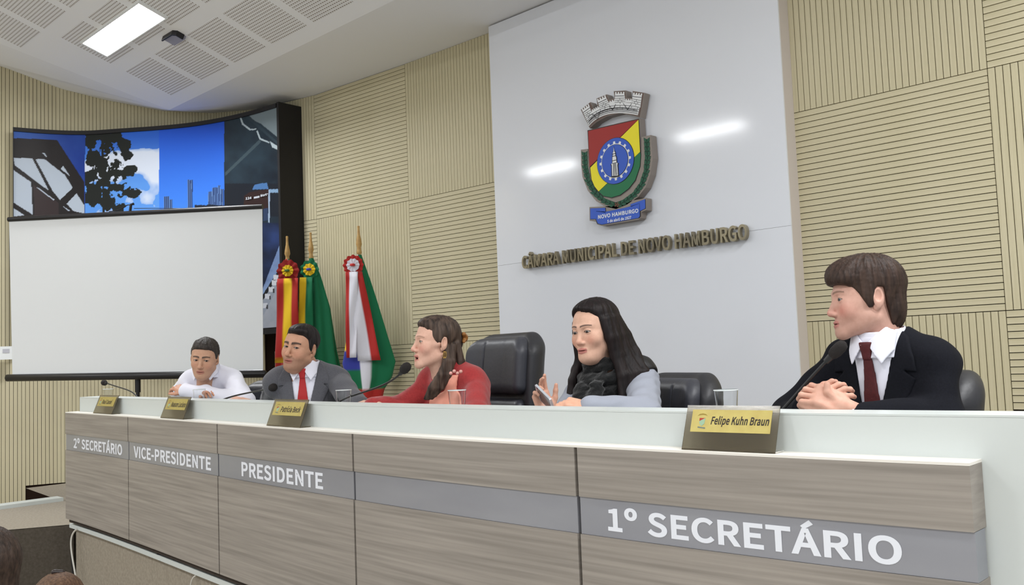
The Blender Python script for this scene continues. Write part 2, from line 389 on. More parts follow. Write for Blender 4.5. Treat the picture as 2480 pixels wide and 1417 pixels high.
title('2º SECRETÁRIO',-6.49,-5.57,.26); title('VICE-PRESIDENTE',-5.371,-4.254,0.0)
title('PRESIDENTE',-3.905,-3.16,0.0); title('1º SECRETÁRIO',-1.667,-.849,.26)
# ---------------------------------------------------------------- name plates
M_ACR=mat('smoked_acrylic',s2l(158,148,128),.08,trans=.86,ior=1.25)
M_GOLD=mat('gold_card',s2l(180,165,92),.4,metal=.2,noise=((30,30,30),s2l(170,152,80)))
M_INK=mat('ink',s2l(40,30,28),.6)
def plate(x0,x1,yb,name_text,label,tw):
    A=onfront(x0[0],x0[1],.018); B=onfront(x1[0],x1[1],.018); A[2]=B[2]=.8262
    u=B-A; wd=np.linalg.norm(u); u/=wd; bk=np.array([-u[1],u[0],0]); h=.116; lean=.046
    e=empty('name_plate',(A+B)/2,label,'name plate','acrylic name plates on the desk ledge')
    up=np.array([0,0,1])*h+bk*lean; up_=up/np.linalg.norm(up); nn=np.cross(u,up_)
    fn=lambda a,b_,d:A+u*a+up_*b_+nn*d
    H=np.linalg.norm(up)
    MB().prism([(0,0),(wd,0),(wd,H),(0,H)],fn,0,-.003).build('front_sheet',M_ACR,e)
    f2=lambda a,b_,d:A+u*a+bk*(b_+.003)+np.array([0,0,1])*d
    MB().prism([(0,0),(wd,0),(wd,.05),(0,.05)],f2,0,.003).build('foot_sheet',M_ACR,e)
    c0,c1,d0,d1=wd*.07,wd*.93,H*.40,H*.90
    card=MB().prism([(c0,d0),(c1,d0),(c1,d1),(c0,d1)],fn,.0004,.0012); card=card.build('card',M_GOLD,e)
    text_obj('printed_name',name_text,M_INK,card,fn(wd*.29,H*.52,.0016),u*(wd*tw),up_*(H*.24),bold=.010,shear=.2)
    # little printed crest
    for poly,m in (([(.135,.76),(.155,.80),(.19,.815),(.225,.80),(.245,.76),(.225,.775),(.19,.785),(.155,.775)],mat('crest_olive',s2l(150,128,50),.6)),
                   ([(.16,.71),(.225,.71),(.16,.64)],mat('crest_red',s2l(170,50,40),.6)),([(.225,.71),(.22,.58),(.19,.53),(.165,.58),(.16,.64)],mat('crest_teal',s2l(150,180,150),.6)),
                   ([(.15,.52),(.235,.50),(.235,.47),(.15,.49)],mat('crest_grey',s2l(110,120,110),.6))):
        MB().prism([(a*wd,b_*H) for a,b_ in poly],fn,.0013,.0018).build('printed_crest',m,card)
plate((1650.6,1089),(1876.5,1095),0,'Felipe Kuhn Braun','wide smoked acrylic name plate with gold card in front of man in dark suit',.62)
plate((645,1031),(726,1036),0,'Patrícia Beck','smoked acrylic name plate with gold card below man in red tie',.58)
plate((388,1010),(443,1015),0,'Naasom Luciano','small dark name plate with gold card below man in white shirt',.62)
plate((225,997),(270,1000),0,'Raul Cassel','leftmost small dark name plate with gold card near desk end',.5)
# ---------------------------------------------------------------- plastic cups
M_CUP=mat('clear_plastic',(.96,.97,.97),.03,trans=1.0,ior=1.3,spec=.8)
WT=.8725
def cup(px,py,off,label,h=.098):
    c=onfront(px,py,off); c[2]=WT
    e=empty('plastic_cup',c,label,'cup','clear plastic cups on the desk')
    r0,r1,t=.027,.0355,.0012
    n=28
    MB().lathe([(r0,0.0),(r0+.0005,.004),(r1,h),(r1-t,h),(r0-t,.006),(.0001,.006)],c,n,False).build('wall',M_CUP,e,40)
    MB().lathe([(r1-.0005,h-.002),(r1+.0016,h-.001),(r1+.0016,h+.001),(r1-.0005,h+.0016)],c,n,False).build('rim',mat('cup_rim',s2l(232,236,236),.2,spec=.7),e,40)
    MB().lathe([(.001,.0),(r0,0),(r0,.005),(.001,.005)],c,n,False).build('base',M_CUP,e,40)
cup(1761,1000,.32,'clear plastic cup standing behind the widest name plate')
cup(1108,990,.32,'clear plastic cup in front of woman in red top')
cup(833,985,.30,'clear plastic cup right of man in red tie')
cup(483,970,.262,'clear plastic cup in front of man in white shirt')
cup(262,962,.26,'clear plastic cup at the far left end of desk')
# ---------------------------------------------------------------- gooseneck microphones
M_BLK=mat('black_metal',s2l(30,30,31),.45); M_FOAM=mat('black_foam',s2l(36,32,31),.95,bump=((400,400,400),.8,.003))
def bez(P,n=18):
    P=[np.asarray(p,float) for p in P]; out=[]
    for t in np.linspace(0,1,n):
        q=P
        while len(q)>1: q=[a*(1-t)+b*t for a,b in zip(q[:-1],q[1:])]
        out.append(q[0])
    return out
def mic(base,ctrl,head,label,r=.02):
    base=np.array([base[0],base[1],WT+.0005])
    e=empty('gooseneck_microphone',base,label,'microphone','gooseneck microphones on the desk')
    MB().lathe([(.0,0),(.045,0),(.045,.012),(.03,.022),(.008,.026),(.0,.026)],base,24,False).build('base',M_BLK,e,40)
    pts=bez([base+[0,0,.02]]+ctrl+[head],24); MB().tube(pts,.0045,8).build('gooseneck',M_BLK,e,60)
    d=pts[-1]-pts[-3]; d/=np.linalg.norm(d)
    MB().tube([head-d*.02,head+d*.005],[.009,.011],12).build('collar',M_BLK,e,60)
    MB().tube([head,head+d*.008,head+d*.02,head+d*.04,head+d*.052,head+d*.058],[r*.55,r*.85,r,r,r*.8,r*.3],16).build('foam_head',M_FOAM,e,60)
def offp(px,py,off): return onfront(px,py,off)
mic(offp(1880,1003,.34),[offp(1925,960,.36),offp(1980,895,.36)],offp(2012,864,.36),'gooseneck microphone rising across the dark suit jacket',.0175)
mic(offp(806,985,.30),[offp(835,950,.36),offp(930,950,.36),offp(960,915,.34)],offp(974,900,.34),'gooseneck microphone bent toward woman in red top',.021)
mic(offp(524,972,.30),[offp(560,955,.36),offp(620,950,.34)],offp(655,940,.34),'gooseneck microphone lying low before man in red tie',.021)
mic(offp(335,966,.26),[offp(328,938,.26),offp(290,945,.26),offp(270,930,.26)],offp(256,928,.26),'gooseneck microphone at the leftmost empty place on desk',.02)
# cables at the stage edge
M_CABW=mat('white_cable',s2l(205,203,196),.5); M_CABB=mat('black_cable',s2l(35,33,32),.5)
def cable(pts,m,label,r=.006):
    P=[np.array(p) for p in pts]; tag(MB().tube(bez(P,30),r,8).build('cable',m,None,60),label,'cable')
cable([onfront(186,1282,.02),onfront(160,1300,.0),onfront(176,1345,.0),onfront(188,1425,.0)],M_CABW,'white cable hanging down at the left corner of stage')
cable([onfront(184,1280,.05),onfront(166,1300,.05),onfront(174,1345,.05),onfront(178,1425,.05)],M_CABB,'black cable hanging beside the white one at stage corner')
cable([onfront(475,1394,.04),onfront(465,1398,.03),onfront(462,1410,.03),onfront(461,1430,.03)],M_CABW,'short white cable below the desk under the vice seat',.004)
# ================================================================ white wall panel, coat of arms, lettering
M_GLOSS=mat('gloss_white',s2l(226,229,236),.09,spec=.28)
M_PSIDE=mat('panel_edge',s2l(205,196,190),.5)
wp=empty('wall_panel',(-3.7,4.93,0),'tall glossy white wall panel behind the coat of arms','panel')
PY=4.87
MB().box(-4.917,-2.478,PY,PY+.012,1.790,WZ-.012).build('board',M_GLOSS,wp)
MB().box(-4.917,-2.478,PY,PY+.012,.01,1.7885).build('board',M_GLOSS,wp)
MB().box(-4.915,-2.480,PY+.0125,5.0,.01,WZ-.02).build('frame',M_PSIDE,wp)
# ---- coat of arms: plates standing off the panel, coloured inlays on their faces
CY0,CY1=4.862,4.80
def Z8(p): return (1360+p[0]/3.936,200+p[1]/3.936)
def cw(p,Y=CY1): q=atY(*Z8(p),Y); return np.array([q[0],q[2]])
M_CG=mat('crest_plate',s2l(142,133,126),.5,metal=.1); M_CK=mat('crest_black',s2l(28,26,30),.5); M_CWH=mat('crest_white',s2l(232,234,236),.45)
M_CRED=mat('crest_shield_red',s2l(158,38,34),.5); M_CYEL=mat('crest_yellow',s2l(240,226,40),.5); M_CGRN=mat('crest_green',s2l(22,112,70),.5); M_CBLU=mat('crest_blue',s2l(52,92,196),.5); M_CLEAF=mat('crest_leaf',s2l(18,82,58),.5)
arms=empty('coat_of_arms',(-3.66,4.86,1.95),'coloured municipal coat of arms mounted on white wall panel','coat of arms')
def lay(name,pts,m,d,t=.0015,parent=None,raw=False):
    """a flat inlay; d = distance in front of the plate face"""
    P=[cw(p) for p in pts] if not raw else [np.array(p) for p in pts]
    return MB().prism([(p[0],p[1]) for p in P],lambda a,b,dd:(a,CY1-dd,b),d,d+t).build(name,m,parent or arms)
def platep(name,pts,y0=CY0):
    P=[cw(p) for p in pts]
    return MB().prism([(p[0],p[1]) for p in P],lambda a,b,dd:(a,dd,b),CY1,y0).build(name,M_CG,arms)
crown=platep('crown_plate',[(183,258),(275,186),(297,225),(305,262),(345,240),(333,152),(432,112),(452,165),(505,150),(497,82),(612,75),(618,148),(680,148),(677,80),(790,97),(748,335),(690,318),(560,288),(430,322),(330,378),(268,436)])
shield=platep('shield_plate',[(246,455),(742,340),(765,690),(757,800),(712,940),(650,1020),(565,1085),(480,1108),(395,1092),(320,1030),(278,935),(263,800)])
wl=[(184,640),(250,632),(262,800),(280,930),(330,1030),(400,1090),(480,1110),(565,1086),(650,1022),(712,942),(757,800),(765,690),(760,520),(850,500),(868,720),(845,880),(800,1000),(730,1090),(620,1165),(520,1205),(420,1185),(330,1130),(250,1030),(200,900),(186,780)]
wreath=platep('wreath_plate',wl)
ribbon=platep('ribbon_plate',[(265,1187),(420,1180),(560,1165),(650,1130),(805,1100),(807,1215),(760,1235),(752,1290),(735,1305),(380,1365),(340,1352),(325,1318),(268,1318)])
def stroke(pts,wd,m,d,parent,t=.0008,name='line'):
    P=[np.array(p,float) for p in pts]; L=[];R=[]
    for i,p in enumerate(P):
        tt=P[min(i+1,len(P)-1)]-P[max(i-1,0)]; tt/=np.linalg.norm(tt)+1e-9; nn=np.array([-tt[1],tt[0]])*wd/2; L.append(p+nn); R.append(p-nn)
    b=MB(); P2=[cw(p) for p in L]+[cw(p) for p in R]; n=len(P)
    b.add([(p[0],CY1-d-t,p[1]) for p in P2],[[i,n+i,n+i+1,i+1] for i in range(n-1)])
    return b.build(name,m,parent)
lay('crown_face',[(188,258),(273,191),(295,230),(303,267),(349,243),(338,155),(429,117),(450,170),(509,154),(502,86),(608,80),(614,152),(684,152),(682,85),(785,101),(745,330),(690,314),(560,284),(430,318),(330,374),(270,430)],mat('crown_brown',s2l(104,86,80),.6),.0002,.0006,parent=crown)
# crown masonry
def arc(A,B,C,n=14):
    """arc through three points given in the drawing"""
    A,B,C=map(np.array,(A,B,C)); return [tuple((1-t)**2*A+2*t*(1-t)*(2*B-.5*A-.5*C)+t*t*C) for t in np.linspace(0,1,n)]
lowA=arc((262,415),(450,302),(728,312)); topA=arc((228,330),(450,205),(752,210))
lay('wall_band',topA+lowA[::-1],M_CWH,.001,parent=crown)
for T in ([(200,268),(266,220),(300,322),(236,352)],[(345,176),(424,138),(470,225),(370,262)],[(512,108),(600,106),(615,205),(508,212)],[(684,112),(768,122),(752,240),(665,215)]):
    lay('tower',T,M_CWH,.0014,parent=crown)
    a,b=np.array(T[0]),np.array(T[1]); up=np.array(T[0])-np.array(T[3]); up=up/np.linalg.norm(up)*17
    for k in range(4):
        p=a+(b-a)*(k*.285); q=a+(b-a)*(k*.285+.15); lay('merlon',[p,q,q+up,p+up],M_CWH,.001,parent=crown)
    tl,tr,br_,bl_=[np.array(q,float) for q in T]
    for k,t in enumerate((.42,.60,.78)):
        l0,r0=tl*(1-t)+bl_*t,tr*(1-t)+br_*t; stroke([l0,r0],3,M_CK,.0036,crown)
        for u in ((.33,.67) if k%2 else (.5,)):
            q0=l0*(1-u)+r0*u; t2=t+.18; l1,r1=tl*(1-t2)+bl_*t2,tr*(1-t2)+br_*t2; stroke([q0,l1*(1-u)+r1*u],3,M_CK,.0036,crown)
    n0=a-up*1.1; n1=b-up*1.1; lay('string_course',[n0,n1,n1-up*.3,n0-up*.3],M_CK,.003,.0008,crown)
for T in ([(292,272),(352,238),(362,262),(310,292)],[(438,196),(515,170),(512,196),(455,216)],[(592,168),(670,170),(672,192),(606,190)]):
    lay('low_wall',T,M_CWH,.0019,parent=crown)
    a,b=np.array(T[0]),np.array(T[1])
    for k in range(4):
        p=a+(b-a)*(k*.285); q=a+(b-a)*(k*.285+.15); lay('merlon',[p,q,q+[-2,-13],p+[-2,-13]],M_CWH,.001,parent=crown)
for k,(dy,wd) in enumerate(((-14,5),(-28,4),(-46,7))): stroke([(x,y+dy) for x,y in lowA],wd,M_CK,.003,crown)
for k in range(1,4): stroke([tuple(np.array(l)*(1-k*.2-.14)+np.array(t)*(k*.2+.14)) for l,t in zip(lowA,topA)],3.5,M_CK,.003,crown)
for k in range(22):
    t=(k+.5)/22*13; i=int(t); fr=t-i; l=np.array(lowA[i])*(1-fr)+np.array(lowA[i+1])*fr; u=np.array(topA[i])*(1-fr)+np.array(topA[i+1])*fr
    r0=(.34,.54)[k%2]; stroke([l*(1-r0)+u*r0,l*(1-r0-.2)+u*(r0+.2)],3,M_CK,.003,crown)
for a in ((300,300,370,285,345,352),(455,215,520,205,490,262),(590,198,672,200,630,258)):
    stroke([(a[0],a[1]),(a[4],a[5])],4,M_CK,.003,crown); stroke([(a[4],a[5]),(a[2],a[3])],4,M_CK,.003,crown)
# shield fields
lay('border',[(250,456),(738,346),(760,690),(753,800),(708,936),(646,1016),(563,1079),(480,1102),(398,1086),(324,1026),(283,933),(268,800)],M_CK,.0005,parent=shield)
lay('red_field',[(257,462),(733,354),(270,806)],M_CRED,.0022,parent=shield)
lay('yellow_band',[(735,356),(750,662),(356,1038),(318,990),(290,925),(277,812)],M_CYEL,.0022,parent=shield)
lay('green_field',[(751,664),(756,690),(749,800),(704,930),(642,1010),(560,1072),(480,1095),(402,1080),(358,1040)],M_CGRN,.0022,parent=shield)
cc=cw((517,748)); circ=lambda r,n=48,c=cc:[(c[0]+r*math.cos(2*math.pi*i/n),c[1]+r*math.sin(2*math.pi*i/n)) for i in range(n)]
lay('disc',circ(.158),M_CK,.004,parent=shield,raw=True); lay('blue_disc',circ(.155),M_CBLU,.0058,parent=shield,raw=True)
gear=[]
for i in range(16):
    for da,r in ((-.085,.117),(-.06,.133),(.06,.133),(.085,.117)): a=2*math.pi*i/16+da; gear.append((cc[0]+r*math.cos(a),cc[1]+r*math.sin(a)))
lay('gear',gear,M_CWH,.0075,parent=shield,raw=True); lay('gear_line',circ(.112),M_CK,.0092,parent=shield,raw=True); lay('gear_disc',circ(.109),M_CBLU,.0105,parent=shield,raw=True)
tw=[(-.029,-.103),(.029,-.108),(.026,-.035),(.031,-.02),(.02,-.015),(.018,.025),(.012,.035),(.010,.062),(.004,.068),(.0,.098),(-.004,.068),(-.010,.064),(-.012,.038),(-.017,.028),(-.020,-.012),(-.031,-.016),(-.026,-.03)]
lay('monument',[(cc[0]+a*1.12,cc[1]+b*1.03-.002) for a,b in tw],M_CK,.0125,parent=shield,raw=True); lay('monument_face',[(cc[0]+a*.86,cc[1]+b*.95-.002) for a,b in tw],M_CWH,.0145,parent=shield,raw=True)
for a in (-.014,-.004,.007,.016): lay('monument_joint',[(cc[0]+a-.0016,cc[1]-.1),(cc[0]+a+.0016,cc[1]-.1),(cc[0]+a*.7+.0016,cc[1]-.02),(cc[0]+a*.7-.0016,cc[1]-.02)],M_CK,.0165,parent=shield,raw=True,t=.0008)
for z in (-.018,.0,.03,.045): lay('monument_band',[(cc[0]-.017,cc[1]+z),(cc[0]+.017,cc[1]+z),(cc[0]+.017,cc[1]+z+.004),(cc[0]-.017,cc[1]+z+.004)],M_CK,.0165,parent=shield,raw=True,t=.0008)
# laurel wreath
def leafpath(P,n):
    P=np.array(P,float); d=np.r_[0,np.cumsum(np.linalg.norm(np.diff(P,axis=0),axis=1))]
    for t in np.linspace(0,d[-1],n):
        c=np.array([np.interp(t,d,P[:,0]),np.interp(t,d,P[:,1])]); q=np.array([np.interp(t+5,d,P[:,0]),np.interp(t+5,d,P[:,1])])-np.array([np.interp(t-5,d,P[:,0]),np.interp(t-5,d,P[:,1])])
        q/=np.linalg.norm(q)+1e-9; nn=np.array([-q[1],q[0]])
        for s in (-1,1):
            b0=c+nn*s*1; tip=c-q*46+nn*s*27; m1=c-q*10+nn*s*25; m2=c-q*30+nn*s*4
            lay('leaf',[b0,m1,tip,m2],M_CLEAF,.001+.001*(s>0),parent=wreath)
stroke([(224,665),(230,810),(257,940),(317,1050),(402,1123),(520,1165)],40,mat('crest_leaf_back',s2l(14,58,42),.6),.0004,wreath,name='leaf_band'); stroke([(812,540),(820,720),(804,860),(763,975),(693,1068),(600,1136),(520,1165)],44,mat('crest_leaf_back',s2l(14,58,42),.6),.0004,wreath,name='leaf_band')
leafpath([(222,700),(228,810),(255,940),(315,1050),(400,1125),(500,1170)],15); leafpath([(815,570),(822,720),(806,860),(765,975),(695,1070),(600,1140),(530,1172)],18)
for k in range(5):
    a=k*1.256; c=np.array([533,1165]); lay('knot',[c,c+24*np.array([math.cos(a-.3),math.sin(a-.3)]),c+24*np.array([math.cos(a+.3),math.sin(a+.3)])],mat('crest_brown',s2l(120,70,50),.6),.003,parent=wreath)
for nm,pts in (('ribbon_tail',[(276,1200),(420,1194),(424,1240),(332,1228),(336,1302),(277,1302)]),('ribbon_tail',[(660,1160),(800,1112),(802,1200),(752,1225),(748,1152),(662,1185)]),('ribbon_face',[(330,1225),(420,1232),(600,1196),(660,1180),(748,1150),(752,1275),(738,1292),(385,1355),(346,1345),(332,1312)])):
    pk=[np.array(p,float) for p in pts]; cen=sum(pk)/len(pk)
    lay(nm+'_edge',[cen+(p-cen)*1.02 for p in pk],M_CK,.0006,parent=ribbon); lay(nm,[cen+(p-cen)*.985 for p in pk],M_CBLU,.0024,parent=ribbon)
def ctext(s,a,b,h,parent,sh=0):
    A,B=cw(a),cw(b); H=cw((a[0],a[1]-h))-A
    text_obj('lettering',s,M_CWH,parent,(A[0],CY1-.0046,A[1]),(B[0]-A[0],0,B[1]-A[1]),(H[0],0,H[1]),bold=.012)
ctext('NOVO HAMBURGO',(352,1302),(735,1240),38,ribbon); ctext('5 de abril de 1927',(440,1338),(668,1300),30,ribbon)
# ---- metal letters
M_BRASS=mat('dull_brass',s2l(158,148,122),.32,metal=.45,noise=((6,6,6),s2l(118,110,92)))
sign=empty('wall_lettering',(-3.68,4.86,1.73),'row of raised metal letters reading the chamber name under the crest','sign')
V,Fc,asp=text_mesh('CÂMARA MUNICIPAL DE NOVO HAMBURGO',bold=.010,depth=.1)
zz=(V[:,2]-V[:,2].min())/(V[:,2].max()-V[:,2].min())
x0,x1,zb,capz=-4.614,-2.741,1.735,.094
P=np.stack([x0+V[:,0]*(x1-x0),4.855-.030*zz,zb+V[:,1]*capz*1.27-.001],1)
for ix,fc in glyphs(V,Fc):
    mobj('letter',P[ix],fc,M_BRASS,sign)
# ================================================================ curved mural
MUR=np.array([(-9.86,2.927),(-9.76,3.25),(-9.592,3.538),(-9.277,3.80),(-8.965,4.045),(-8.64,4.25),(-8.279,4.40),(-7.9,4.50),(-7.513,4.556)])
_d=np.r_[0,np.cumsum(np.linalg.norm(np.diff(MUR,axis=0),axis=1))]
def cr(t):
    """smooth course of the mural by arc length"""
    i=min(max(np.searchsorted(_d,t)-1,0),len(_d)-2); f=(t-_d[i])/(_d[i+1]-_d[i])
    p0,p1,p2,p3=MUR[max(i-1,0)],MUR[i],MUR[i+1],MUR[min(i+2,len(MUR)-1)]
    return .5*((2*p1)+(p2-p0)*f+(2*p0-5*p1+4*p2-p3)*f*f+(3*p1-p0-3*p2+p3)*f**3)
NU,NV=480,360; TT=np.linspace(0,_d[-1],NU+1); C2=np.array([cr(t) for t in TT]); tan=np.gradient(C2,axis=0); tan/=np.linalg.norm(tan,axis=1)[:,None]
nor=np.stack([tan[:,1],-tan[:,0]],1)      # towards the hall
ZM0,ZM1=1.45,3.575
mural=empty('photo_mural',(*C2[NU//2],ZM0),'tall curved photo mural of town views in a black frame','mural')
zz=np.linspace(ZM0,ZM1,NV+1)
G=np.zeros((NU+1,NV+1,3)); G[:,:,:2]=(C2+nor*.012)[:,None,:]; G[:,:,2]=zz[None,:]
pxy=pr(G.reshape(-1,3)); PX,PYY=pxy[:,0],pxy[:,1]; ZXX=(PX)*3.374; ZYY=(PYY-240)*3.374   # drawing coordinates
colr=np.zeros((len(PX),3))
def inpoly(pts):
    pts=np.array(pts,float); c=np.zeros(len(ZXX),bool); j=len(pts)-1
    for i in range(len(pts)):
        a,b=pts[i],pts[j]; cond=((a[1]>ZYY)!=(b[1]>ZYY)); 
        with np.errstate(divide='ignore',invalid='ignore'): xi=(b[0]-a[0])*(ZYY-a[1])/(b[1]-a[1]+1e-12)+a[0]
        c^=cond&(ZXX<xi); j=i
    return c
def fill(mask,c): colr[mask]=s2l(*c)
def vnoise(sc,seed=0):
    r=np.random.default_rng(seed); n=np.zeros(len(ZXX)); amp=1
    for o in range(4):
        g=r.random((64,64)); x=ZXX/sc*2**o; y=ZYY/sc*2**o; xi=np.floor(x).astype(int); yi=np.floor(y).astype(int); fx=x-xi; fy=y-yi; fx=fx*fx*(3-2*fx); fy=fy*fy*(3-2*fy)
        q=lambda a,b:g[a%64,b%64]
        n+=amp*((q(xi,yi)*(1-fx)+q(xi+1,yi)*fx)*(1-fy)+(q(xi,yi+1)*(1-fx)+q(xi+1,yi+1)*fx)*fy); amp*=.5
    return n/1.875
def mixc(mask,c0,c1,t): 
    t=np.clip(t,0,1)[:,None]; v=(1-t)*np.array(s2l(*c0))+t*np.array(s2l(*c1)); colr[mask]=v[mask]
T=np.ones(len(ZXX),bool); n1=vnoise(160,1); n2=vnoise(60,2); n3=vnoise(260,3); n4=vnoise(38,5)
mixc(T,(26,66,150),(70,130,215),(n3-.3)*1.4)
s1=ZXX<695; mixc(s1,(18,52,138),(66,112,190),(600-ZXX)/900+n3*.6-.2)
fill(inpoly([(90,318),(465,332),(690,680),(690,965),(90,965)]),(26,20,20))
W=(176,186,198)
for p in ([(110,478),(265,487),(400,750),(120,540)],[(290,490),(365,492),(530,620),(595,725),(490,825),(430,750)],[(110,580),(255,680),(268,945),(110,845)],[(545,855),(625,770),(690,870),(690,935),(600,915)],[(110,890),(200,950),(110,960)],[(345,440),(365,440),(390,485)],[(515,545),(575,635),(497,570)]): fill(inpoly(p),W)
fill(inpoly([(275,700),(480,850),(480,960),(280,960)]),(48,36,36)); fill(inpoly([(298,715),(445,822),(440,828),(296,722)]),(186,196,210)); fill(inpoly([(505,868),(575,915),(560,915)]),(186,196,210))
s2=(ZXX>=695)&(ZXX<1300); mixc(s2,(40,96,200),(90,150,228),(ZYY-300)/400)
cl=n1+np.exp(-((ZYY-520)/120)**2)*.5+np.exp(-((ZXX-900)/160)**2)*.25-.12*(ZYY<400)-.5*np.clip((470-.22*(ZXX-1050)-ZYY)/80,0,1)
mixc(s2&(cl>.62),(150,180,226),(214,222,236),(cl-.62)*4)
tree=np.zeros(len(ZXX),bool)
for x,y,r in ((740,330,90),(830,300,110),(930,300,80),(1000,380,75),(880,420,95),(760,480,90),(1030,460,60),(950,540,80),(840,560,90),(1060,590,70),(980,620,80),(760,650,110),(880,700,120),(1000,740,90),(1100,760,60),(760,800,110),(880,830,100),(960,880,70),(1090,570,45)):
    tree|=((ZXX-x)**2+(ZYY-y)**2)<(r*(.25+1.0*n4))**2
fill(s2&tree&(n4+.35*n2>.50),(22,26,22)); fill(s2&(abs(ZXX-838-(ZYY-500)*.02)<9),(24,26,22))
s3=(ZXX>=1300)&(ZXX<1832); mixc(s3,(28,84,206),(64,132,236),(ZYY-250)/650)
for x0,x1,y0 in ((1338,1385,795),(1385,1408,820),(1532,1574,660),(1700,1735,755),(1735,1780,722),(1780,1800,705),(1800,1828,735)):
    fill(s3&(ZXX>x0)&(ZXX<x1)&(ZYY>y0),(38,60,110)); fill(s3&(ZXX>x0)&(ZXX<x1)&(ZYY>y0)&(((ZXX-x0)%14)<5),(96,130,180))
fill(s3&(ZYY>855+20*n2)&(ZXX>1590),(30,36,50))
s4=ZXX>=1832; mixc(s4,(14,24,36),(40,58,70),n1*1.3-.2)
fill(s4&inpoly([(1970,130),(2290,20),(2290,330),(2130,200)]),(120,134,140)); fill(s4&inpoly([(2010,112),(2290,370),(2290,392),(1985,128)]),(44,60,70))
for p in ([(1965,135),(1990,200),(2050,245),(2095,240),(2095,250),(2040,256),(1978,208),(1955,140)],[(2105,255),(2130,320),(2200,350),(2200,360),(2120,330),(2095,262)],[(2205,345),(2270,385),(2268,415),(2225,395)]): fill(s4&inpoly(p),(176,190,196))
fill(s4&inpoly([(2120,330),(1840,600),(1840,630),(2135,350)]),(62,78,86))
fill(s4&(ZYY>690)&(ZYY<960),(20,26,36)); fill(s4&inpoly([(2060,740),(2080,700),(2180,682),(2195,735)]),(70,110,160))
fill(s4&inpoly([(1995,790),(2040,760),(2200,735),(2200,900),(1990,910)]),(46,28,26)); fill(s4&inpoly([(2190,738),(2280,735),(2280,765),(2205,765)]),(120,150,180))
fill(s4&inpoly([(2193,740),(2206,745),(2204,1010),(2192,1010)]),(150,168,190)); fill(s4&inpoly([(2075,800),(2120,790),(2120,805),(2075,815)]),(190,196,205))
fill(s4&inpoly([(2150,900),(2190,890),(2190,990),(2150,995)]),(40,56,86))
yy=ZYY/3.374+240; xx=ZXX/3.374
lowm=s4&(yy>540); mixc(lowm,(10,14,24),(40,60,110),n1*1.4-.3)
edge=lambda a,b: (yy-(a[1]+(b[1]-a[1])*(xx-a[0])/(b[0]-a[0])))
mixc(lowm&(edge((640,690),(676,596))>0),(28,56,120),(150,176,214),n1*1.2)
fill(lowm&(edge((640,708),(676,652))>0),(24,24,28)); fill(lowm&(edge((640,722),(676,664))>0),(150,158,172))
mixc(lowm&(edge((640,760),(676,690))>0),(150,158,172),(176,180,190),n2)
for i,(x,y) in enumerate(((669,672),(665,685),(657,701),(648,718),(641,740))): fill(lowm&(abs(xx-x)<6.5)&(abs(yy-y)<6),(206,210,218)); fill(lowm&(abs(xx-x-6)<2)&(abs(yy-y-3)<5),(60,60,66))
_i,_j=[q.ravel() for q in np.meshgrid(np.arange(NU),np.arange(NV),indexing='ij')]; _b=_i*(NV+1)+_j; Fg=np.stack([_b,_b+NV+1,_b+NV+2,_b+1],1)
M_PRINT=mat('printed_film',(1,1,1),.45,vcol=True,spec=.3)
npmesh('print',G.reshape(-1,3),Fg,M_PRINT,mural,colr)
# little print lettering on the tram
for s_,a,b,h in (('124',(595,484),(609,482),6),('Norte',(631,477),(650,473),6)):
    def onm(x,y):
        v=ray(x,y); best=None
        for i in range(NU):
            p,q=C2[i]+nor[i]*.012,C2[i+1]+nor[i+1]*.012; A_=np.array([[v[0],-(q-p)[0]],[v[1],-(q-p)[1]]])
            try: t,u=np.linalg.solve(A_,p-CAMP[:2])
            except np.linalg.LinAlgError: continue
            if -.01<=u<=1.01 and t>0: return CAMP+v*(t-.02)
        return CAMP+v*8.6
    A,B,Cc=onm(*a),onm(*b),onm(a[0],a[1]-h); text_obj('print_lettering',s_,mat('print_white',s2l(196,202,210),.5),mural,A,B-A,Cc-A,bold=.02)
# body and black frame
bb=MB(); V=[]
for i in range(0,NU+1,5):
    p=C2[i]; q=C2[i]-nor[i]*.13; V+=[(p[0],p[1],ZM0-.005),(q[0],q[1],ZM0-.005),(q[0],q[1],ZM1+.005),(p[0],p[1],ZM1+.005)]
k=len(V)//4; bb.add(V,[[4*i+j,4*i+(j+1)%4,4*i+4+(j+1)%4,4*i+4+j] for i in range(k-1) for j in range(4)]+[[0,3,2,1],[4*k-4,4*k-3,4*k-2,4*k-1]])
M_FRAME=mat('black_frame',s2l(22,20,22),.6)
bb.build('body',M_FRAME,mural)
def mstrip(z0,z1,a=0,b=NU,o0=.0,o1=.028,name='frame_rail'):
    V=[]
    for i in list(range(a,b,5))+[b]:
        p=C2[i]+nor[i]*o0; q=C2[i]+nor[i]*o1; V+=[(p[0],p[1],z0),(q[0],q[1],z0),(q[0],q[1],z1),(p[0],p[1],z1)]
    k=len(V)//4; MB().add(V,[[4*i+j,4*i+4+j,4*i+4+(j+1)%4,4*i+(j+1)%4] for i in range(k-1) for j in range(4)]+[[0,1,2,3],[4*k-4,4*k-1,4*k-2,4*k-3]]).build(name,M_FRAME,mural)
mstrip(ZM1-.02,ZM1+.02); mstrip(ZM1*0+ZM0-.06,ZM0-.006,o0=0,o1=.02); mstrip(ZM0,ZM1-.02,0,2)
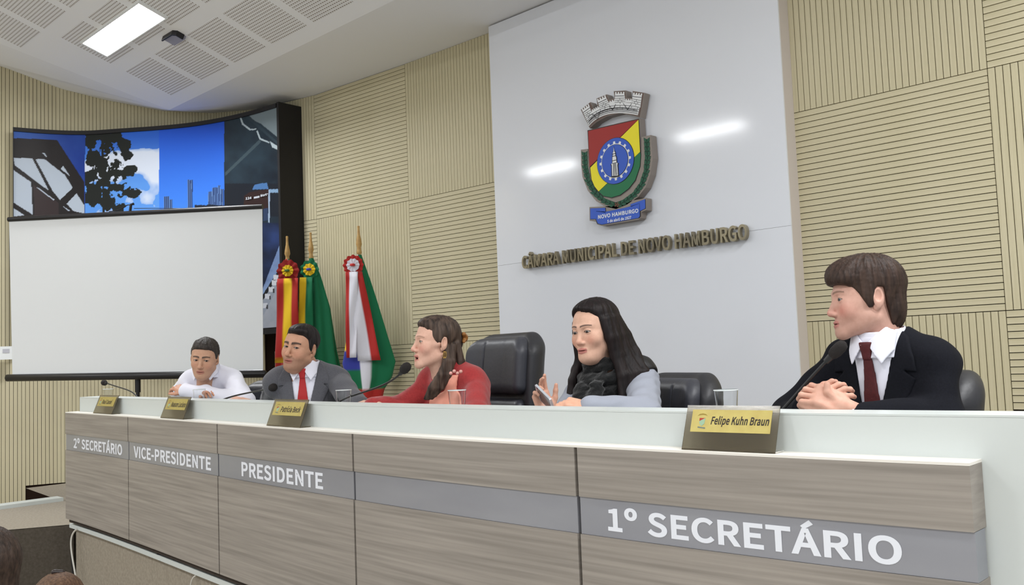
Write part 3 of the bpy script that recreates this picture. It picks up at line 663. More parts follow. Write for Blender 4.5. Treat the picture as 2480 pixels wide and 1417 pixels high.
# black end board at the right
p=C2[-1]; tq=tan[-1]; nq=nor[-1]
q0=p+nq*.02; q1=p+tq*.05-nq*.30; 
MB().add([(q0[0],q0[1],ZM0-.5),(q0[0]+tq[0]*.03,q0[1]+tq[1]*.03,ZM0-.5),(q1[0],q1[1],ZM0-.5),(q1[0]-.03,q1[1],ZM0-.5),(q0[0],q0[1],ZM1+.03),(q0[0]+tq[0]*.03,q0[1]+tq[1]*.03,ZM1+.03),(q1[0],q1[1],ZM1+.03),(q1[0]-.03,q1[1],ZM1+.03)],[(0,3,2,1),(4,5,6,7),(0,1,5,4),(1,2,6,5),(2,3,7,6),(3,0,4,7)]).build('end_board',M_FRAME,mural)
# ================================================================ projection screen
TL,TR,BR,BL=atD(22,537,7.97),atD(635,506,7.54),atD(637,897,7.54),atD(30,907,7.97)
base=(BL+BR)/2; base[2]=0.001
scr=empty('projection_screen',base,'white tripod projection screen with black bars in front of mural','projection screen')
nsc=np.cross(TR-TL,BL-TL); nsc/=np.linalg.norm(nsc); nsc=-nsc if nsc[1]>0 else nsc
M_SCR=mat('screen_fabric',s2l(226,229,231),.8,spec=.2); M_BAR=mat('black_bar',s2l(24,22,24),.35)
n=8; fab=MB(); V=[]; 
for i in range(n+1):
    t=i/n
    for a,b in ((TL,BL),(TR,BR)): V.append(a*(1-t)+b*t)
V2=[v+nsc*-.004 for v in V]; N_=len(V)
fab.add(V+V2,[[2*i,2*i+1,2*i+3,2*i+2] for i in range(n)]+[[N_+2*i,N_+2*i+2,N_+2*i+3,N_+2*i+1] for i in range(n)]+[[0,N_,N_+1,1],[2*n,2*n+1,N_+2*n+1,N_+2*n]]+[[2*i,2*i+2,N_+2*i+2,N_+2*i] for i in range(n)]+[[2*i+1,N_+2*i+1,N_+2*i+3,2*i+3] for i in range(n)])
fab.build('fabric',M_SCR,scr)
uh=(TR-TL)/np.linalg.norm(TR-TL); ul=(BR-BL)/np.linalg.norm(BR-BL)
dn=np.array([0,0,-1.0])
MB().tube([TL+[0,0,.02]-uh*.005,TR+[0,0,.02]+uh*.005],.021,12).build('top_bar',M_BAR,scr,60)
MB().tube([BL-ul*.06+dn*.03,BL-ul*.05+dn*.03,BR+ul*.02+dn*.03,BR+ul*.03+dn*.03],[.022,.032,.032,.022],14).build('bottom_case',M_BAR,scr,60)
MB().tube([BL+dn*.001,BR+dn*.001],.005,8).build('slot_trim',mat('screen_trim',s2l(190,192,196),.3,metal=.6),scr,60)
tm=(TL+TR)/2; bm=(BL+BR)/2; bk=-nsc*.05
pole0=np.array([bm[0],bm[1],0])+bk
MB().tube([pole0+[0,0,.25],pole0+[0,0,2.47]],.016,10).build('pole',M_BAR,scr,60)
MB().tube([pole0+[0,0,.9],pole0+[0,0,1.10]],.024,10).build('pole_collar',M_BAR,scr,60)
for k in range(3):
    a=k*2.094+.5; MB().tube([pole0+[0,0,.75],pole0+[.5*math.cos(a),.5*math.sin(a),.012]],.010,8).build('leg',M_BAR,scr,60)
hk=tm+np.array([0,0,.05]); 
MB().tube([hk-uh*.02+[0,0,-.02],hk-uh*.01+[0,0,.045],hk+uh*.015+[0,0,.05]],.012,8).build('hook',M_BAR,scr,60)
MB().tube(bez([hk-uh*.22+[0,0,-.005],hk-uh*.08+[0,0,-.01],hk-uh*.06+[0,0,.06],hk-uh*.02+[0,0,.04]],10),.004,6).build('wire_handle',M_BAR,scr,60)
MB().tube(bez([hk+uh*.02+[0,0,.01],hk+uh*.3+[0,0,.0],hk+uh*.6+[0,0,-.02]],10),.003,6).build('wire_handle',M_BAR,scr,60)
# ================================================================ sculpting kit: distance fields on a grid, meshed with surface nets
class Sculpt:
    def __init__(s,lo,hi,h):
        s.lo=np.array(lo,float); s.h=h; s.n=np.ceil((np.array(hi)-s.lo)/h).astype(int)+1
        s.ax=[(s.lo[i]+h*np.arange(s.n[i])).astype(np.float32) for i in range(3)]
        s.F=np.full(tuple(s.n),.08,np.float32)
    def copy(s):
        o=Sculpt.__new__(Sculpt); o.__dict__.update(s.__dict__); o.F=s.F.copy(); return o
    def win(s,lo,hi,pad):
        a=np.clip(np.floor((np.array(lo)-pad-s.lo)/s.h).astype(int),0,s.n); b=np.clip(np.ceil((np.array(hi)+pad-s.lo)/s.h).astype(int)+1,0,s.n)
        sl=tuple(slice(int(i),int(j)) for i,j in zip(a,b))
        return sl,s.ax[0][sl[0]][:,None,None],s.ax[1][sl[1]][None,:,None],s.ax[2][sl[2]][None,None,:]
    def put(s,sl,d,k,sub):
        A=s.F[sl]
        if sub: d=-d; h=np.maximum(k-np.abs(A-d),0)/k; s.F[sl]=np.maximum(A,d)+h*h*k/4
        else: h=np.maximum(k-np.abs(A-d),0)/k; s.F[sl]=np.minimum(A,d)-h*h*k/4
    def ell(s,c,r,k=.01,rot=None,sub=False):
        c=np.array(c,float); r=np.array(r,float); m=r.max(); sl,X,Y,Z=s.win(c-m,c+m,k+.03)
        if any(x.size==0 for x in (X,Y,Z)): return s
        x,y,z=X-c[0],Y-c[1],Z-c[2]
        if rot is not None:
            R=np.array(rot).T; x,y,z=(R[i,0]*x+R[i,1]*y+R[i,2]*z for i in range(3))
        k0=np.sqrt((x/r[0])**2+(y/r[1])**2+(z/r[2])**2); k1=np.sqrt((x/r[0]**2)**2+(y/r[1]**2)**2+(z/r[2]**2)**2)+1e-6
        s.put(sl,(k0*(k0-1)/k1).astype(np.float32),k,sub); return s
    def cap(s,a,b,ra,rb,k=.01,sub=False,flat=None):
        a=np.array(a,float); b=np.array(b,float); m=max(ra,rb); sl,X,Y,Z=s.win(np.minimum(a,b)-m,np.maximum(a,b)+m,k+.03)
        if any(x.size==0 for x in (X,Y,Z)): return s
        d=b-a; L=d@d+1e-9; t=np.clip(((X-a[0])*d[0]+(Y-a[1])*d[1]+(Z-a[2])*d[2])/L,0,1)
        q=np.sqrt((X-a[0]-t*d[0])**2+(Y-a[1]-t*d[1])**2+(Z-a[2]-t*d[2])**2)
        s.put(sl,(q-(ra+(rb-ra)*t)).astype(np.float32),k,sub); return s
    def chain(s,P,R,k=.01,sub=False):
        for i in range(len(P)-1): s.cap(P[i],P[i+1],R[i],R[i+1],k,sub)
        return s
    def box(s,c,hf,rad,k=.01,rot=None,sub=False):
        c=np.array(c,float); hf=np.array(hf,float); m=np.linalg.norm(hf); sl,X,Y,Z=s.win(c-m,c+m,k+.03)
        x,y,z=X-c[0],Y-c[1],Z-c[2]
        if rot is not None:
            R=np.array(rot).T; x,y,z=(R[i,0]*x+R[i,1]*y+R[i,2]*z for i in range(3))
        qx,qy,qz=np.abs(x)-hf[0]+rad,np.abs(y)-hf[1]+rad,np.abs(z)-hf[2]+rad
        d=np.sqrt(np.maximum(qx,0)**2+np.maximum(qy,0)**2+np.maximum(qz,0)**2)+np.minimum(np.maximum(np.maximum(qx,qy),qz),0)-rad
        s.put(sl,d.astype(np.float32),k,sub); return s
    def fn(s,lo,hi,f,k=.004,sub=False):
        sl,X,Y,Z=s.win(lo,hi,.0); d=np.broadcast_to(f(X,Y,Z),s.F[sl].shape).astype(np.float32); s.put(sl,d,k,sub); return s
    def clip(s,f,k=.003):
        """keep only where f<0"""
        X,Y,Z=s.ax[0][:,None,None],s.ax[1][None,:,None],s.ax[2][None,None,:]
        d=np.broadcast_to(f(X,Y,Z),s.F.shape).astype(np.float32); h=np.maximum(k-np.abs(s.F-d),0)/k; s.F=np.maximum(s.F,d)+h*h*k/4; return s
    def add(s,f):
        X,Y,Z=s.ax[0][:,None,None],s.ax[1][None,:,None],s.ax[2][None,None,:]
        s.F=s.F+np.broadcast_to(f(X,Y,Z),s.F.shape).astype(np.float32); return s
    def mesh(s,smooth=1):
        F=s.F.copy(); 
        for ax in range(3):
            for e in (0,-1):
                sl=[slice(None)]*3; sl[ax]=e; F[tuple(sl)]=np.maximum(F[tuple(sl)],1e-3)
        I=F<0; nx,ny,nz=[n-1 for n in F.shape]
        cnt=np.zeros((nx,ny,nz),np.int8)
        for dx in (0,1):
            for dy in (0,1):
                for dz in (0,1): cnt+=I[dx:nx+dx,dy:ny+dy,dz:nz+dz]
        act=np.argwhere((cnt>0)&(cnt<8)); 
        if len(act)==0: return np.zeros((0,3)),np.zeros((0,4),int)
        idx=np.full((nx,ny,nz),-1,np.int32); idx[tuple(act.T)]=np.arange(len(act))
        P=np.zeros((len(act),3)); W=np.zeros(len(act))
        cs=[(a,b,c) for a in (0,1) for b in (0,1) for c in (0,1)]
        for i,a in enumerate(cs):
            for b in cs[i+1:]:
                if sum(abs(np.array(a)-np.array(b)))!=1: continue
                fa=F[tuple((act+a).T)]; fb=F[tuple((act+b).T)]; m=(fa<0)!=(fb<0); t=np.where(m,fa/(fa-fb+1e-12),0)[:,None]
                P+=np.where(m[:,None],np.array(a)+t*(np.array(b)-np.array(a)),0); W+=m
        V=s.lo+s.h*(act+P/W[:,None]); Q=[]
        for ax in range(3):
            u,v=[(1,2),(2,0),(0,1)][ax]
            sa=[slice(None)]*3; sb=[slice(None)]*3; sa[ax]=slice(0,-1); sb[ax]=slice(1,None)
            A=I[tuple(sa)]; B=I[tuple(sb)]; e=np.argwhere(A!=B)
            e=e[(e[:,u]>0)&(e[:,v]>0)&(e[:,u]<F.shape[u]-1)&(e[:,v]<F.shape[v]-1)]
            inn=A[tuple(e.T)]
            def at(du,dv): q=e.copy(); q[:,u]-=du; q[:,v]-=dv; return idx[tuple(q.T)]
            q=np.stack([at(1,1),at(0,1),at(0,0),at(1,0)],1); q[~inn]=q[~inn][:,::-1]; Q.append(q)
        Q=np.concatenate(Q); Q=Q[(Q>=0).all(1)]
        for _ in range(smooth):     # light relaxation
            S=np.zeros_like(V); N=np.zeros(len(V))
            for j in range(4):
                np.add.at(S,Q[:,j],V[Q[:,(j+1)%4]]); np.add.at(N,Q[:,j],1); np.add.at(S,Q[:,(j+1)%4],V[Q[:,j]]); np.add.at(N,Q[:,(j+1)%4],1)
            V=V*.5+.5*S/np.maximum(N,1)[:,None]
        return V,Q
def polyd(A,B,pts):
    """signed distance to a polygon in the A,B plane"""
    P=np.array(pts,float); d=np.full(np.broadcast(A,B).shape,1e9,np.float32); sgn=np.ones(d.shape,np.float32); n=len(P); j=n-1
    for i in range(n):
        e=P[j]-P[i]; wx,wy=A-P[i][0],B-P[i][1]; t=np.clip((wx*e[0]+wy*e[1])/(e@e),0,1); d=np.minimum(d,(wx-e[0]*t)**2+(wy-e[1]*t)**2)
        c1=B>=P[i][1]; c2=B<P[j][1]; c3=e[0]*wy>e[1]*wx
        fl=(c1&c2&c3)|(~c1&~c2&~c3); sgn=np.where(fl,-sgn,sgn); j=i
    return sgn*np.sqrt(d)
def rz(a): c,s=math.cos(a),math.sin(a); return np.array([[c,-s,0],[s,c,0],[0,0,1]])
def rx(a): c,s=math.cos(a),math.sin(a); return np.array([[1,0,0],[0,c,-s],[0,s,c]])
def ry(a): c,s=math.cos(a),math.sin(a); return np.array([[c,0,s],[0,1,0],[-s,0,c]])
def facing(p,phi):
    """turn about z for someone at p whose front points phi degrees to the viewer's left of the camera"""
    c=-np.array(p[:2],float); c/=np.linalg.norm(c); l=np.array([c[1],-c[0]]); f=math.cos(math.radians(phi))*c+math.sin(math.radians(phi))*l
    return math.atan2(f[0],-f[1])
# ================================================================ flags
M_POLE=mat('flag_pole_wood',s2l(196,160,100),.4,noise=((4,4,30),s2l(176,138,82)))
M_CLOTH=mat('flag_cloth',(1,1,1),.7,vcol=True,spec=.2,bump=((40,40,14),.3,.004),sheen=.2)
EX=np.array([.74,.67,0]); EN=np.array([.67,-.74,0])       # along the flag row / towards the hall
def flag(px,py,Y,label,ro,rib,cloth,rosc,ribbon_px,cloth_rows,fringe=None,seed=0):
    top=atY(px,py,Y); b=np.array([top[0],top[1],0.002])
    e=empty('flag_on_pole',b,label,'flag','ceremonial flags by the wall')
    MB().lathe([(.0,0),(.13,0),(.14,.03),(.06,.06),(.025,.09),(.0,.09)],b,20,False).build('stand',M_POLE,e,40)
    H=top[2]
    MB().tube([b+[0,0,.05],b+[0,0,H-.24]],.014,10).build('pole',M_POLE,e,60)
    MB().lathe([(.0,H-.25),(.018,H-.25),(.024,H-.235),(.018,H-.215),(.017,H-.19),(.026,H-.165),(.022,H-.13),(.012,H-.08),(.010,H-.03),(.011,H-.005),(.0,H)],b,14,False).build('finial',M_POLE,e,50)
    rc=b+np.array([0,0,H-.25-ro])+EN*.045+EX*rosc
    # draped cloth: closed tube with folds
    n=64; rows=[]; cols=[]; _cr=np.array(cloth_rows)[::-1]; _zz=np.linspace(_cr[-1,0],_cr[0,0],60); cloth_rows=[(z,)+tuple(np.interp(z,_cr[:,0],_cr[:,k_]) for k_ in (1,2,3)) for z in _zz]
    for (z,cx,hw,dp) in cloth_rows:
        for j in range(n):
            a=2*math.pi*j/n; fold=1+.16*math.sin(6*a+seed+z*2.0)*min(1,hw/.06)
            rows.append(b+EX*(cx+hw*math.cos(a)*fold)+EN*(dp*math.sin(a)*fold)+np.array([0,0,z])); cols.append(cloth(math.cos(a),z,math.sin(a)))
    k=len(cloth_rows); Fc=[[i*n+j,(i+1)*n+j,(i+1)*n+(j+1)%n,i*n+(j+1)%n] for i in range(k-1) for j in range(n)]
    mobj('cloth',rows,Fc,M_CLOTH,e,180,attr=np.array([s2l(*c) for c in cols]))
    # rosette: pleated discs
    for kk,(r0,r1,c,d,np_) in enumerate(rib[0]):
        V=[];m=np_*4
        for rr in (r0,(r0+r1)/2,r1):
            for j in range(m):
                a=2*math.pi*j/m; w=.006*math.cos(np_*a)*(rr/r1); sc=1+.06*math.cos(np_*a)*(rr==r1)
                V.append(rc+EX*rr*sc*math.cos(a)+np.array([0,0,1])*rr*sc*math.sin(a)+EN*(d+w))
        mobj('rosette',V,[[i*m+j,i*m+(j+1)%m,(i+1)*m+(j+1)%m,(i+1)*m+j] for i in range(2) for j in range(m)],M_CLOTH,e,180,attr=np.array([s2l(*c)]*len(V)))
    MB().lathe([(.0,-.012),(.02,-.01),(.024,0),(.018,.010),(.0,.012)],rc+EN*.03,12,False).build('rosette_button',mat('button_%d%d%d'%rib[1],s2l(*rib[1]),.6),e,60)
    # ribbon tails
    for path,bands in ribbon_px:
        nb=14; V=[];C=[];m=len(bands)+1
        for i in range(nb+1):
            t=i/nb; c0=np.array(path[0])*(1-t)+np.array(path[1])*t; wd=path[2][0]*(1-t)+path[2][1]*t
            for j,u in enumerate(np.linspace(0,1,12)):
                V.append(rc+EX*(c0[0]+(u-.5)*wd)+np.array([0,0,c0[1]])+EN*(.012+path[3]+.075*t+.012*math.sin(t*7+u*5+seed)*(t>.05)))
                q=np.searchsorted(np.cumsum([bb[0] for bb in bands]),min(u,.999)); cc=bands[min(q,len(bands)-1)][1]
                if fringe and t>fringe[0]: cc=fringe[1]
                C.append(s2l(*cc))
        o=mobj('ribbon',V,[[i*12+j,i*12+j+1,(i+1)*12+j+1,(i+1)*12+j] for i in range(nb) for j in range(11)],M_CLOTH,e,180,attr=np.array(C))
        sm=o.modifiers.new('thickness','SOLIDIFY'); sm.thickness=.003
    return e
RED=(176,44,40); DRED=(150,36,34); YEL=(240,200,40); GRN=(24,112,74); WHT=(222,222,232); BLU=(58,66,160)
flag(695,572,4.42,'flag with dark red and yellow rosette and ribbon nearest the mural',.075,([(.018,.10,DRED,.0,10),(.008,.052,YEL,.012,10)],(70,110,50)),
     lambda c,z,s_: RED if c<.2 else (210,205,210) if c<.5 else GRN,.015,
     [([(0,-.07),(.0,-.83),(.19,.215),.0],[(.34,RED),(.34,YEL),(.32,RED)])],
     [(H_,0,w_,d_) for H_,w_,d_ in ((2.05,.02,.02),(1.9,.05,.03),(1.6,.09,.04),(1.2,.11,.05),(1.0,.12,.05),(.75,.09,.05))],(.95,YEL),1.0)
flag(752,563,4.60,'flag with green and yellow rosette between its two neighbours',.10,([(.018,.085,GRN,.0,9),(.008,.055,YEL,.012,9)],(60,70,170)),
     lambda c,z,s_: GRN,-.005,
     [([(-.03,-.07),(-.04,-.80),(.12,.15),.0],[(.5,YEL),(.5,GRN)])],
     [(2.06,0,.02,.02),(1.9,.03,.05,.03),(1.6,.06,.10,.05),(1.2,.08,.125,.06),(1.0,.09,.15,.07),(.8,.10,.13,.06),(.6,.10,.08,.05)],None,2.0)
def c3(c,z,s_):
    if z<.86: return RED
    if c>-.05: return GRN if c>.12 or z>1.18 else WHT
    if c>-.38: return WHT if z<1.25 else GRN
    if z>1.28: return WHT
    if z>1.18: return YEL
    if z>1.02: return BLU
    return GRN
flag(868,547,4.66,'flag with red and white ribbon and green and white cloth',.10,([(.018,.088,RED,.0,12),(.010,.056,WHT,.012,10)],(196,50,48)),c3,-.045,
     [([(-.01,-.06),(-.015,-.80),(.11,.09),.012],[(.36,RED),(.64,WHT)]),([(.02,-.06),(.135,-.83),(.12,.20),.0],[(.55,WHT),(.45,RED)])],
     [(2.02,0,.02,.02),(1.85,.02,.05,.03),(1.6,.04,.10,.05),(1.3,.05,.17,.07),(1.08,.06,.225,.08),(.95,.06,.19,.08),(.85,.05,.13,.07),(.6,.03,.08,.05)],None,3.0)
# ================================================================ office chairs
M_LEA=mat('black_leather',s2l(58,59,66),.45,bump=((60,60,60),.25,.003),spec=.5); M_LEAD=mat('leather_side',s2l(44,44,48),.48,bump=((60,60,60),.25,.003))
M_CHR=mat('chair_metal',s2l(60,60,62),.35,metal=.8)
_CH={}
def chair_meshes(tall):
    if tall in _CH: return _CH[tall]
    w,zt=(.265,1.205) if tall else (.26,1.0)
    sh=Sculpt((-.34,-.14,.42),(.34,.22,zt+.07),.0075)
    zc=(.52+zt)/2; hz=(zt-.52)/2
    sh.box((0,.06,zc),(w,.055,hz),.05,.005)
    sh.add(lambda X,Y,Z:0*X+0*Y+0*Z)
    # the back curves: shear depth with height and wrap the sides forward
    cu=Sculpt((-.34,-.16,.42),(.34,.22,zt+.07),.0065)
    if tall:
        cu.box((0,.0,zt-.155),(w-.035,.055,.135),.05,.004); cu.box((0,.0,zt-.30-.19),(w-.05,.045,.18),.04,.012)
    else:
        cu.box((0,.0,zt-.24),(w-.035,.05,.22),.045,.006)
    xs=(-.07,.07) if not tall else (-.08,.08)
    for x in xs: cu.fn((x-.02,-.2,.4),(x+.02,.02,zt+.1),lambda X,Y,Z,x=x:np.maximum(np.abs(X-x)-.0012,Y+.042)+0*Z,.004,True)
    def bend(V):
        V=V.copy(); V[:,2]-=.07*sm(np.abs(V[:,0])/w,.55,1.15)*sm(V[:,2],zt-.35,zt); t=np.clip((V[:,2]-.5)/(zt-.5),0,1); V[:,1]+=.10*(t-.35)**2*(1 if tall else .8)-.9*np.clip(np.abs(V[:,0])-.08,0,1)**2*1.6; return V
    A,Qa=sh.mesh(2); B,Qb=cu.mesh(2)
    se=Sculpt((-.32,-.36,.40),(.32,.26,.58),.01); se.box((0,-.05,.49),(.26,.27,.05),.045); S,Qs=se.mesh(2)
    _CH[tall]=(bend(A),Qa,bend(B),Qb,S,Qs); return _CH[tall]
def chair(p,phi,tall,label):
    a=facing(p,phi); R=rz(a); p=np.array([p[0],p[1],0.001])
    e=empty('office_chair',p,label,'chair','black leather office chairs')
    T=lambda V:np.asarray(V)@R.T+p
    A,Qa,B,Qb,S,Qs=chair_meshes(tall)
    npmesh('back_shell',T(A),Qa,M_LEAD,e); npmesh('back_cushion',T(B),Qb,M_LEA,e); npmesh('seat',T(S),Qs,M_LEA,e)
    MB().tube([T([0,-.05,.10]),T([0,-.05,.44])],.03,12).build('column',M_CHR,e,60)
    for k in range(5):
        t=k*2*math.pi/5; MB().tube([T([0,-.05,.10]),T([.28*math.cos(t),-.05+.28*math.sin(t),.07])],[.025,.015],8).build('foot',M_CHR,e,60)
        c=T([.28*math.cos(t),-.05+.28*math.sin(t),.028]); MB().tube([c-[.012,0,0],c+[.012,0,0]],.027,12).build('caster',M_BLK,e,60)
    for s in (-1,1):
        MB().tube(bez([T([s*.27,.05,.52]),T([s*.31,.04,.74]),T([s*.31,-.05,.74]),T([s*.31,-.22,.74]),T([s*.29,-.25,.52])],14),.018,8).build('armrest',M_LEAD,e,60)
# ================================================================ people: heads, hair, hands
def skinmat(): return mat('skin',(1,1,1),.55,vcol=True,spec=.35,noise=((90,90,90),(.93,.9,.88)),bump=((500,500,500),.12,.001))
def blendc(C,m,c): C[:]=C*(1-m[:,None])+np.array(c)*m[:,None]
def head_skin(p):
    """head in its own frame: looks along -y, eyes at z=0, chin at z=-.115. returns verts, quads, colours"""
    jw=p.get('jaw',1.0); fw=p.get('face',1.0); mo=p.get('mouth',0.0); nl=p.get('nose',1.0); ch=p.get('cheek',1.0); br=p.get('brow',1.0); fat=p.get('chinfat',0.0)
    S=Sculpt((-.105,-.145,-.20),(.105,.125,.135),.0021)
    S.ell((0,.014,.036),(.074,.094,.080),.01)
    S.ell((0,-.028,.0),(.066*fw,.064,.086),.03)
    S.ell((0,-.030,-.058-mo*.25),(.055*jw,.054,.050),.03)
    for s in (-1,1):
        S.cap((s*.050*jw,.0,-.062-mo*.2),(s*.018,-.074,-.097-mo),.016,.015,.03)      # jaw line
        S.ell((s*.036*fw,-.062,-.032),(.026*ch,.024,.026),.02)                       # cheek
        S.cap((s*.040*fw,-.064,-.016),(s*.066,-.012,-.012),.011,.008,.018)            # cheekbone
        S.cap((s*.010,-.089,.017),(s*.040,-.073,.021),.0085*br,.0085*br,.014)         # brow
    S.ell((0,-.084,-.101-mo),(.022,.0165,.0165),.018)                                # chin
    S.ell((0,-.071,-.070),(.028,.026,.030),.02)                                     # muzzle
    if fat: S.ell((0,-.035,-.108),(.042,.046,.024+fat),.03)
    S.cap((0,.022,-.06),(0,.050,-.19),.050*p.get('neck',1),.054*p.get('neck',1),.03)   # neck
    S.cap((0,-.002,-.09),(0,.03,-.19),.026,.036,.03)
    for s in (-1,1):
        S.ell((s*.031,-.098,.002),(.019,.015,.013),.012,sub=True)                    # socket
        S.ell((s*.031,-.0765,.0),(.0162,.0148,.0128),.006)                           # lids
        def alm(X,Y,Z,s=s):
            u=(X-s*.031)/.0142; lid=np.clip(1-u*u,0,1); zt=.0052*lid*p.get('eye',1.0)-.0005; zb=-.0042*lid-.0005
            return np.maximum(np.maximum((Z-.0)-zt,zb-(Z-.0)),np.maximum(np.abs(X-s*.031)-.0142,Y+.0795))
        S.fn((s*.031-.02,-.12,-.015),(s*.031+.02,-.074,.015),alm,.0012,True)
        # ear
        R=rz(s*.35)@rx(-.12)
        S.ell((s*.078,.012,-.008),(.0075,.018,.031),.006,R); S.ell((s*.083,.010,-.002),(.006,.010,.017),.004,R,True); S.ell((s*.073,.004,-.034),(.006,.009,.010),.006)
    S.cap((0,-.086,.010),(0,-.110*nl+.001,-.034),.0078,.0098,.012)                   # nose
    S.ell((0,-.110*nl,-.038),(.0112,.0105,.0098),.008)
    for s in (-1,1):
        S.ell((s*.0125,-.098*nl,-.0425),(.0072,.0105,.0075),.006); S.ell((s*.0062,-.105*nl,-.0505),(.0030,.0045,.0022),.003,sub=True)
    # lips
    z0=-.0715
    if mo>.002:
        S.ell((0,-.094,z0+.004),(.0225,.0105,.0058),.007); S.ell((0,-.090,z0-.010-mo),(.019,.0105,.0062),.007)
        S.ell((0,-.098,z0-.004-mo*.45),(.0175,.030,.0035+mo*.5),.004,sub=True)
    else:
        S.ell((0,-.0935,z0+.0042),(.0235,.0098,.0048),.007); S.ell((0,-.0925,z0-.0052),(.0205,.0102,.0058),.007)
        S.ell((0,-.106,z0-.0003),(.0245,.012,.0013),.003,sub=True)
    V,Q=S.mesh(1)
    x,y,z=V.T; C=np.tile(np.array(s2l(*p['skin'])),(len(V),1)); front=sm(-y,.03,.06)
    blush=np.maximum(np.exp(-(((np.abs(x)-.042)/.02)**2+((z+.035)/.022)**2)),.8*np.exp(-((x/.014)**2+((z+.04)/.014)**2)))*front*p.get('blush',.35)
    blendc(C,blush,s2l(*p.get('blushc',(206,130,112))))
    if p.get('beard'):
        bd=sm(-z,.045,.066)*sm(-z,-.0,.0)*sm(-y,-.015,.02)*sm(.125+z,0,.012)*p['beard']; up=np.exp(-((z+.058)/.008)**2)*(np.abs(x)<.03)*sm(-y,.06,.08)*p['beard']
        blendc(C,np.maximum(bd,up),s2l(*p.get('beardc',(120,98,86))))
    lw=.023; lip=(np.abs(x)<lw)*sm(-y,.072,.082)*np.clip(1-np.maximum((z-(z0+.0105-.004*np.abs(x)/lw))/.003,((z0-.012-mo*1.3+.006*np.abs(x)/lw)-z)/.003),0,1)
    blendc(C,np.clip(lip,0,1)*p.get('lipw',.8),s2l(*p.get('lip',(176,104,96))))
    if mo>.002:
        ins=((x/.0175)**2+((z-(z0-.004-mo*.45))/(.0045+mo*.5))**2<1)&(y>-.088)&(y<-.05); C[ins]=s2l(52,22,22)
    else:
        ln=np.exp(-((z-z0)/.0016)**2)*(np.abs(x)<.024)*sm(-y,.07,.08); blendc(C,ln*.7,s2l(110,56,52))
    ax_=np.abs(x); bt=(ax_-.030)/.022; bz=p.get('browz',.0195)+.004*(1-bt**2)-p.get('browtilt',.0)*bt
    bm=np.clip(1-np.abs(z-bz)/(.0042*p.get('browt',1.0)*(1.15-.35*bt)),0,1)*(np.abs(bt)<1)*sm(-y,.04,.055); blendc(C,np.clip(bm*1.8,0,1)*p.get('browa',.9),s2l(*p.get('browc',p['hair'])))
    for s in (-1,1):
        u=(x-s*.031)/.0150; la=np.clip(1-np.abs(z-(.0058*np.clip(1-u*u,0,1)*p.get('eye',1.0)))/.0024,0,1)*(np.abs(u)<1.05)*(y<-.06); blendc(C,la*p.get('lash',.8),s2l(44,30,28))
        lb=np.clip(1-np.abs(z+.0045*np.clip(1-u*u,0,1)+.001)/.002,0,1)*(np.abs(u)<1.0)*(y<-.06); blendc(C,lb*p.get('lash',.8)*.45,s2l(70,46,42))
    return V,Q,C
def eyeballs(p):
    out=[]
    g=np.array(p.get('gaze',(0,-1,0)),float); g/=np.linalg.norm(g)
    for s in (-1,1):
        n,m=20,14; c=np.array([s*.031,-.0772,.0]); r=.0128; V=[c+r*np.array([math.sin(math.pi*i/m)*math.cos(2*math.pi*j/n),math.sin(math.pi*i/m)*math.sin(2*math.pi*j/n),math.cos(math.pi*i/m)]) for i in range(m+1) for j in range(n)]
        V=np.array(V); Q=np.array([[i*n+j,(i+1)*n+j,(i+1)*n+(j+1)%n,i*n+(j+1)%n] for i in range(m) for j in range(n)])
        d=((V-c)/r)@g; C=np.tile(np.array(s2l(176,166,160)),(len(V),1)); C[d>.84]=s2l(*p.get('iris',(48,32,26))); C[d>.95]=s2l(12,9,9)
        out.append((V,Q,C))
    return out
def hairnoise(p,amp,fx,fz,seed):
    r=np.random.default_rng(seed); a=r.random(6)*6.28; 
    def f(X,Y,Z):
        th=np.arctan2(X,Y-.02); return amp*(np.sin(th*fx+a[0]+Z*fz)+.6*np.sin(th*fx*1.9+a[1]-Z*fz*.6)+.5*np.sin(th*fx*3.3+a[2]+Z*fz*.4))/2
    return f
def line(ys,zs):
    ys=np.array(ys,np.float32); zs=np.array(zs,np.float32)
    return lambda Y:np.interp(Y,ys,zs)
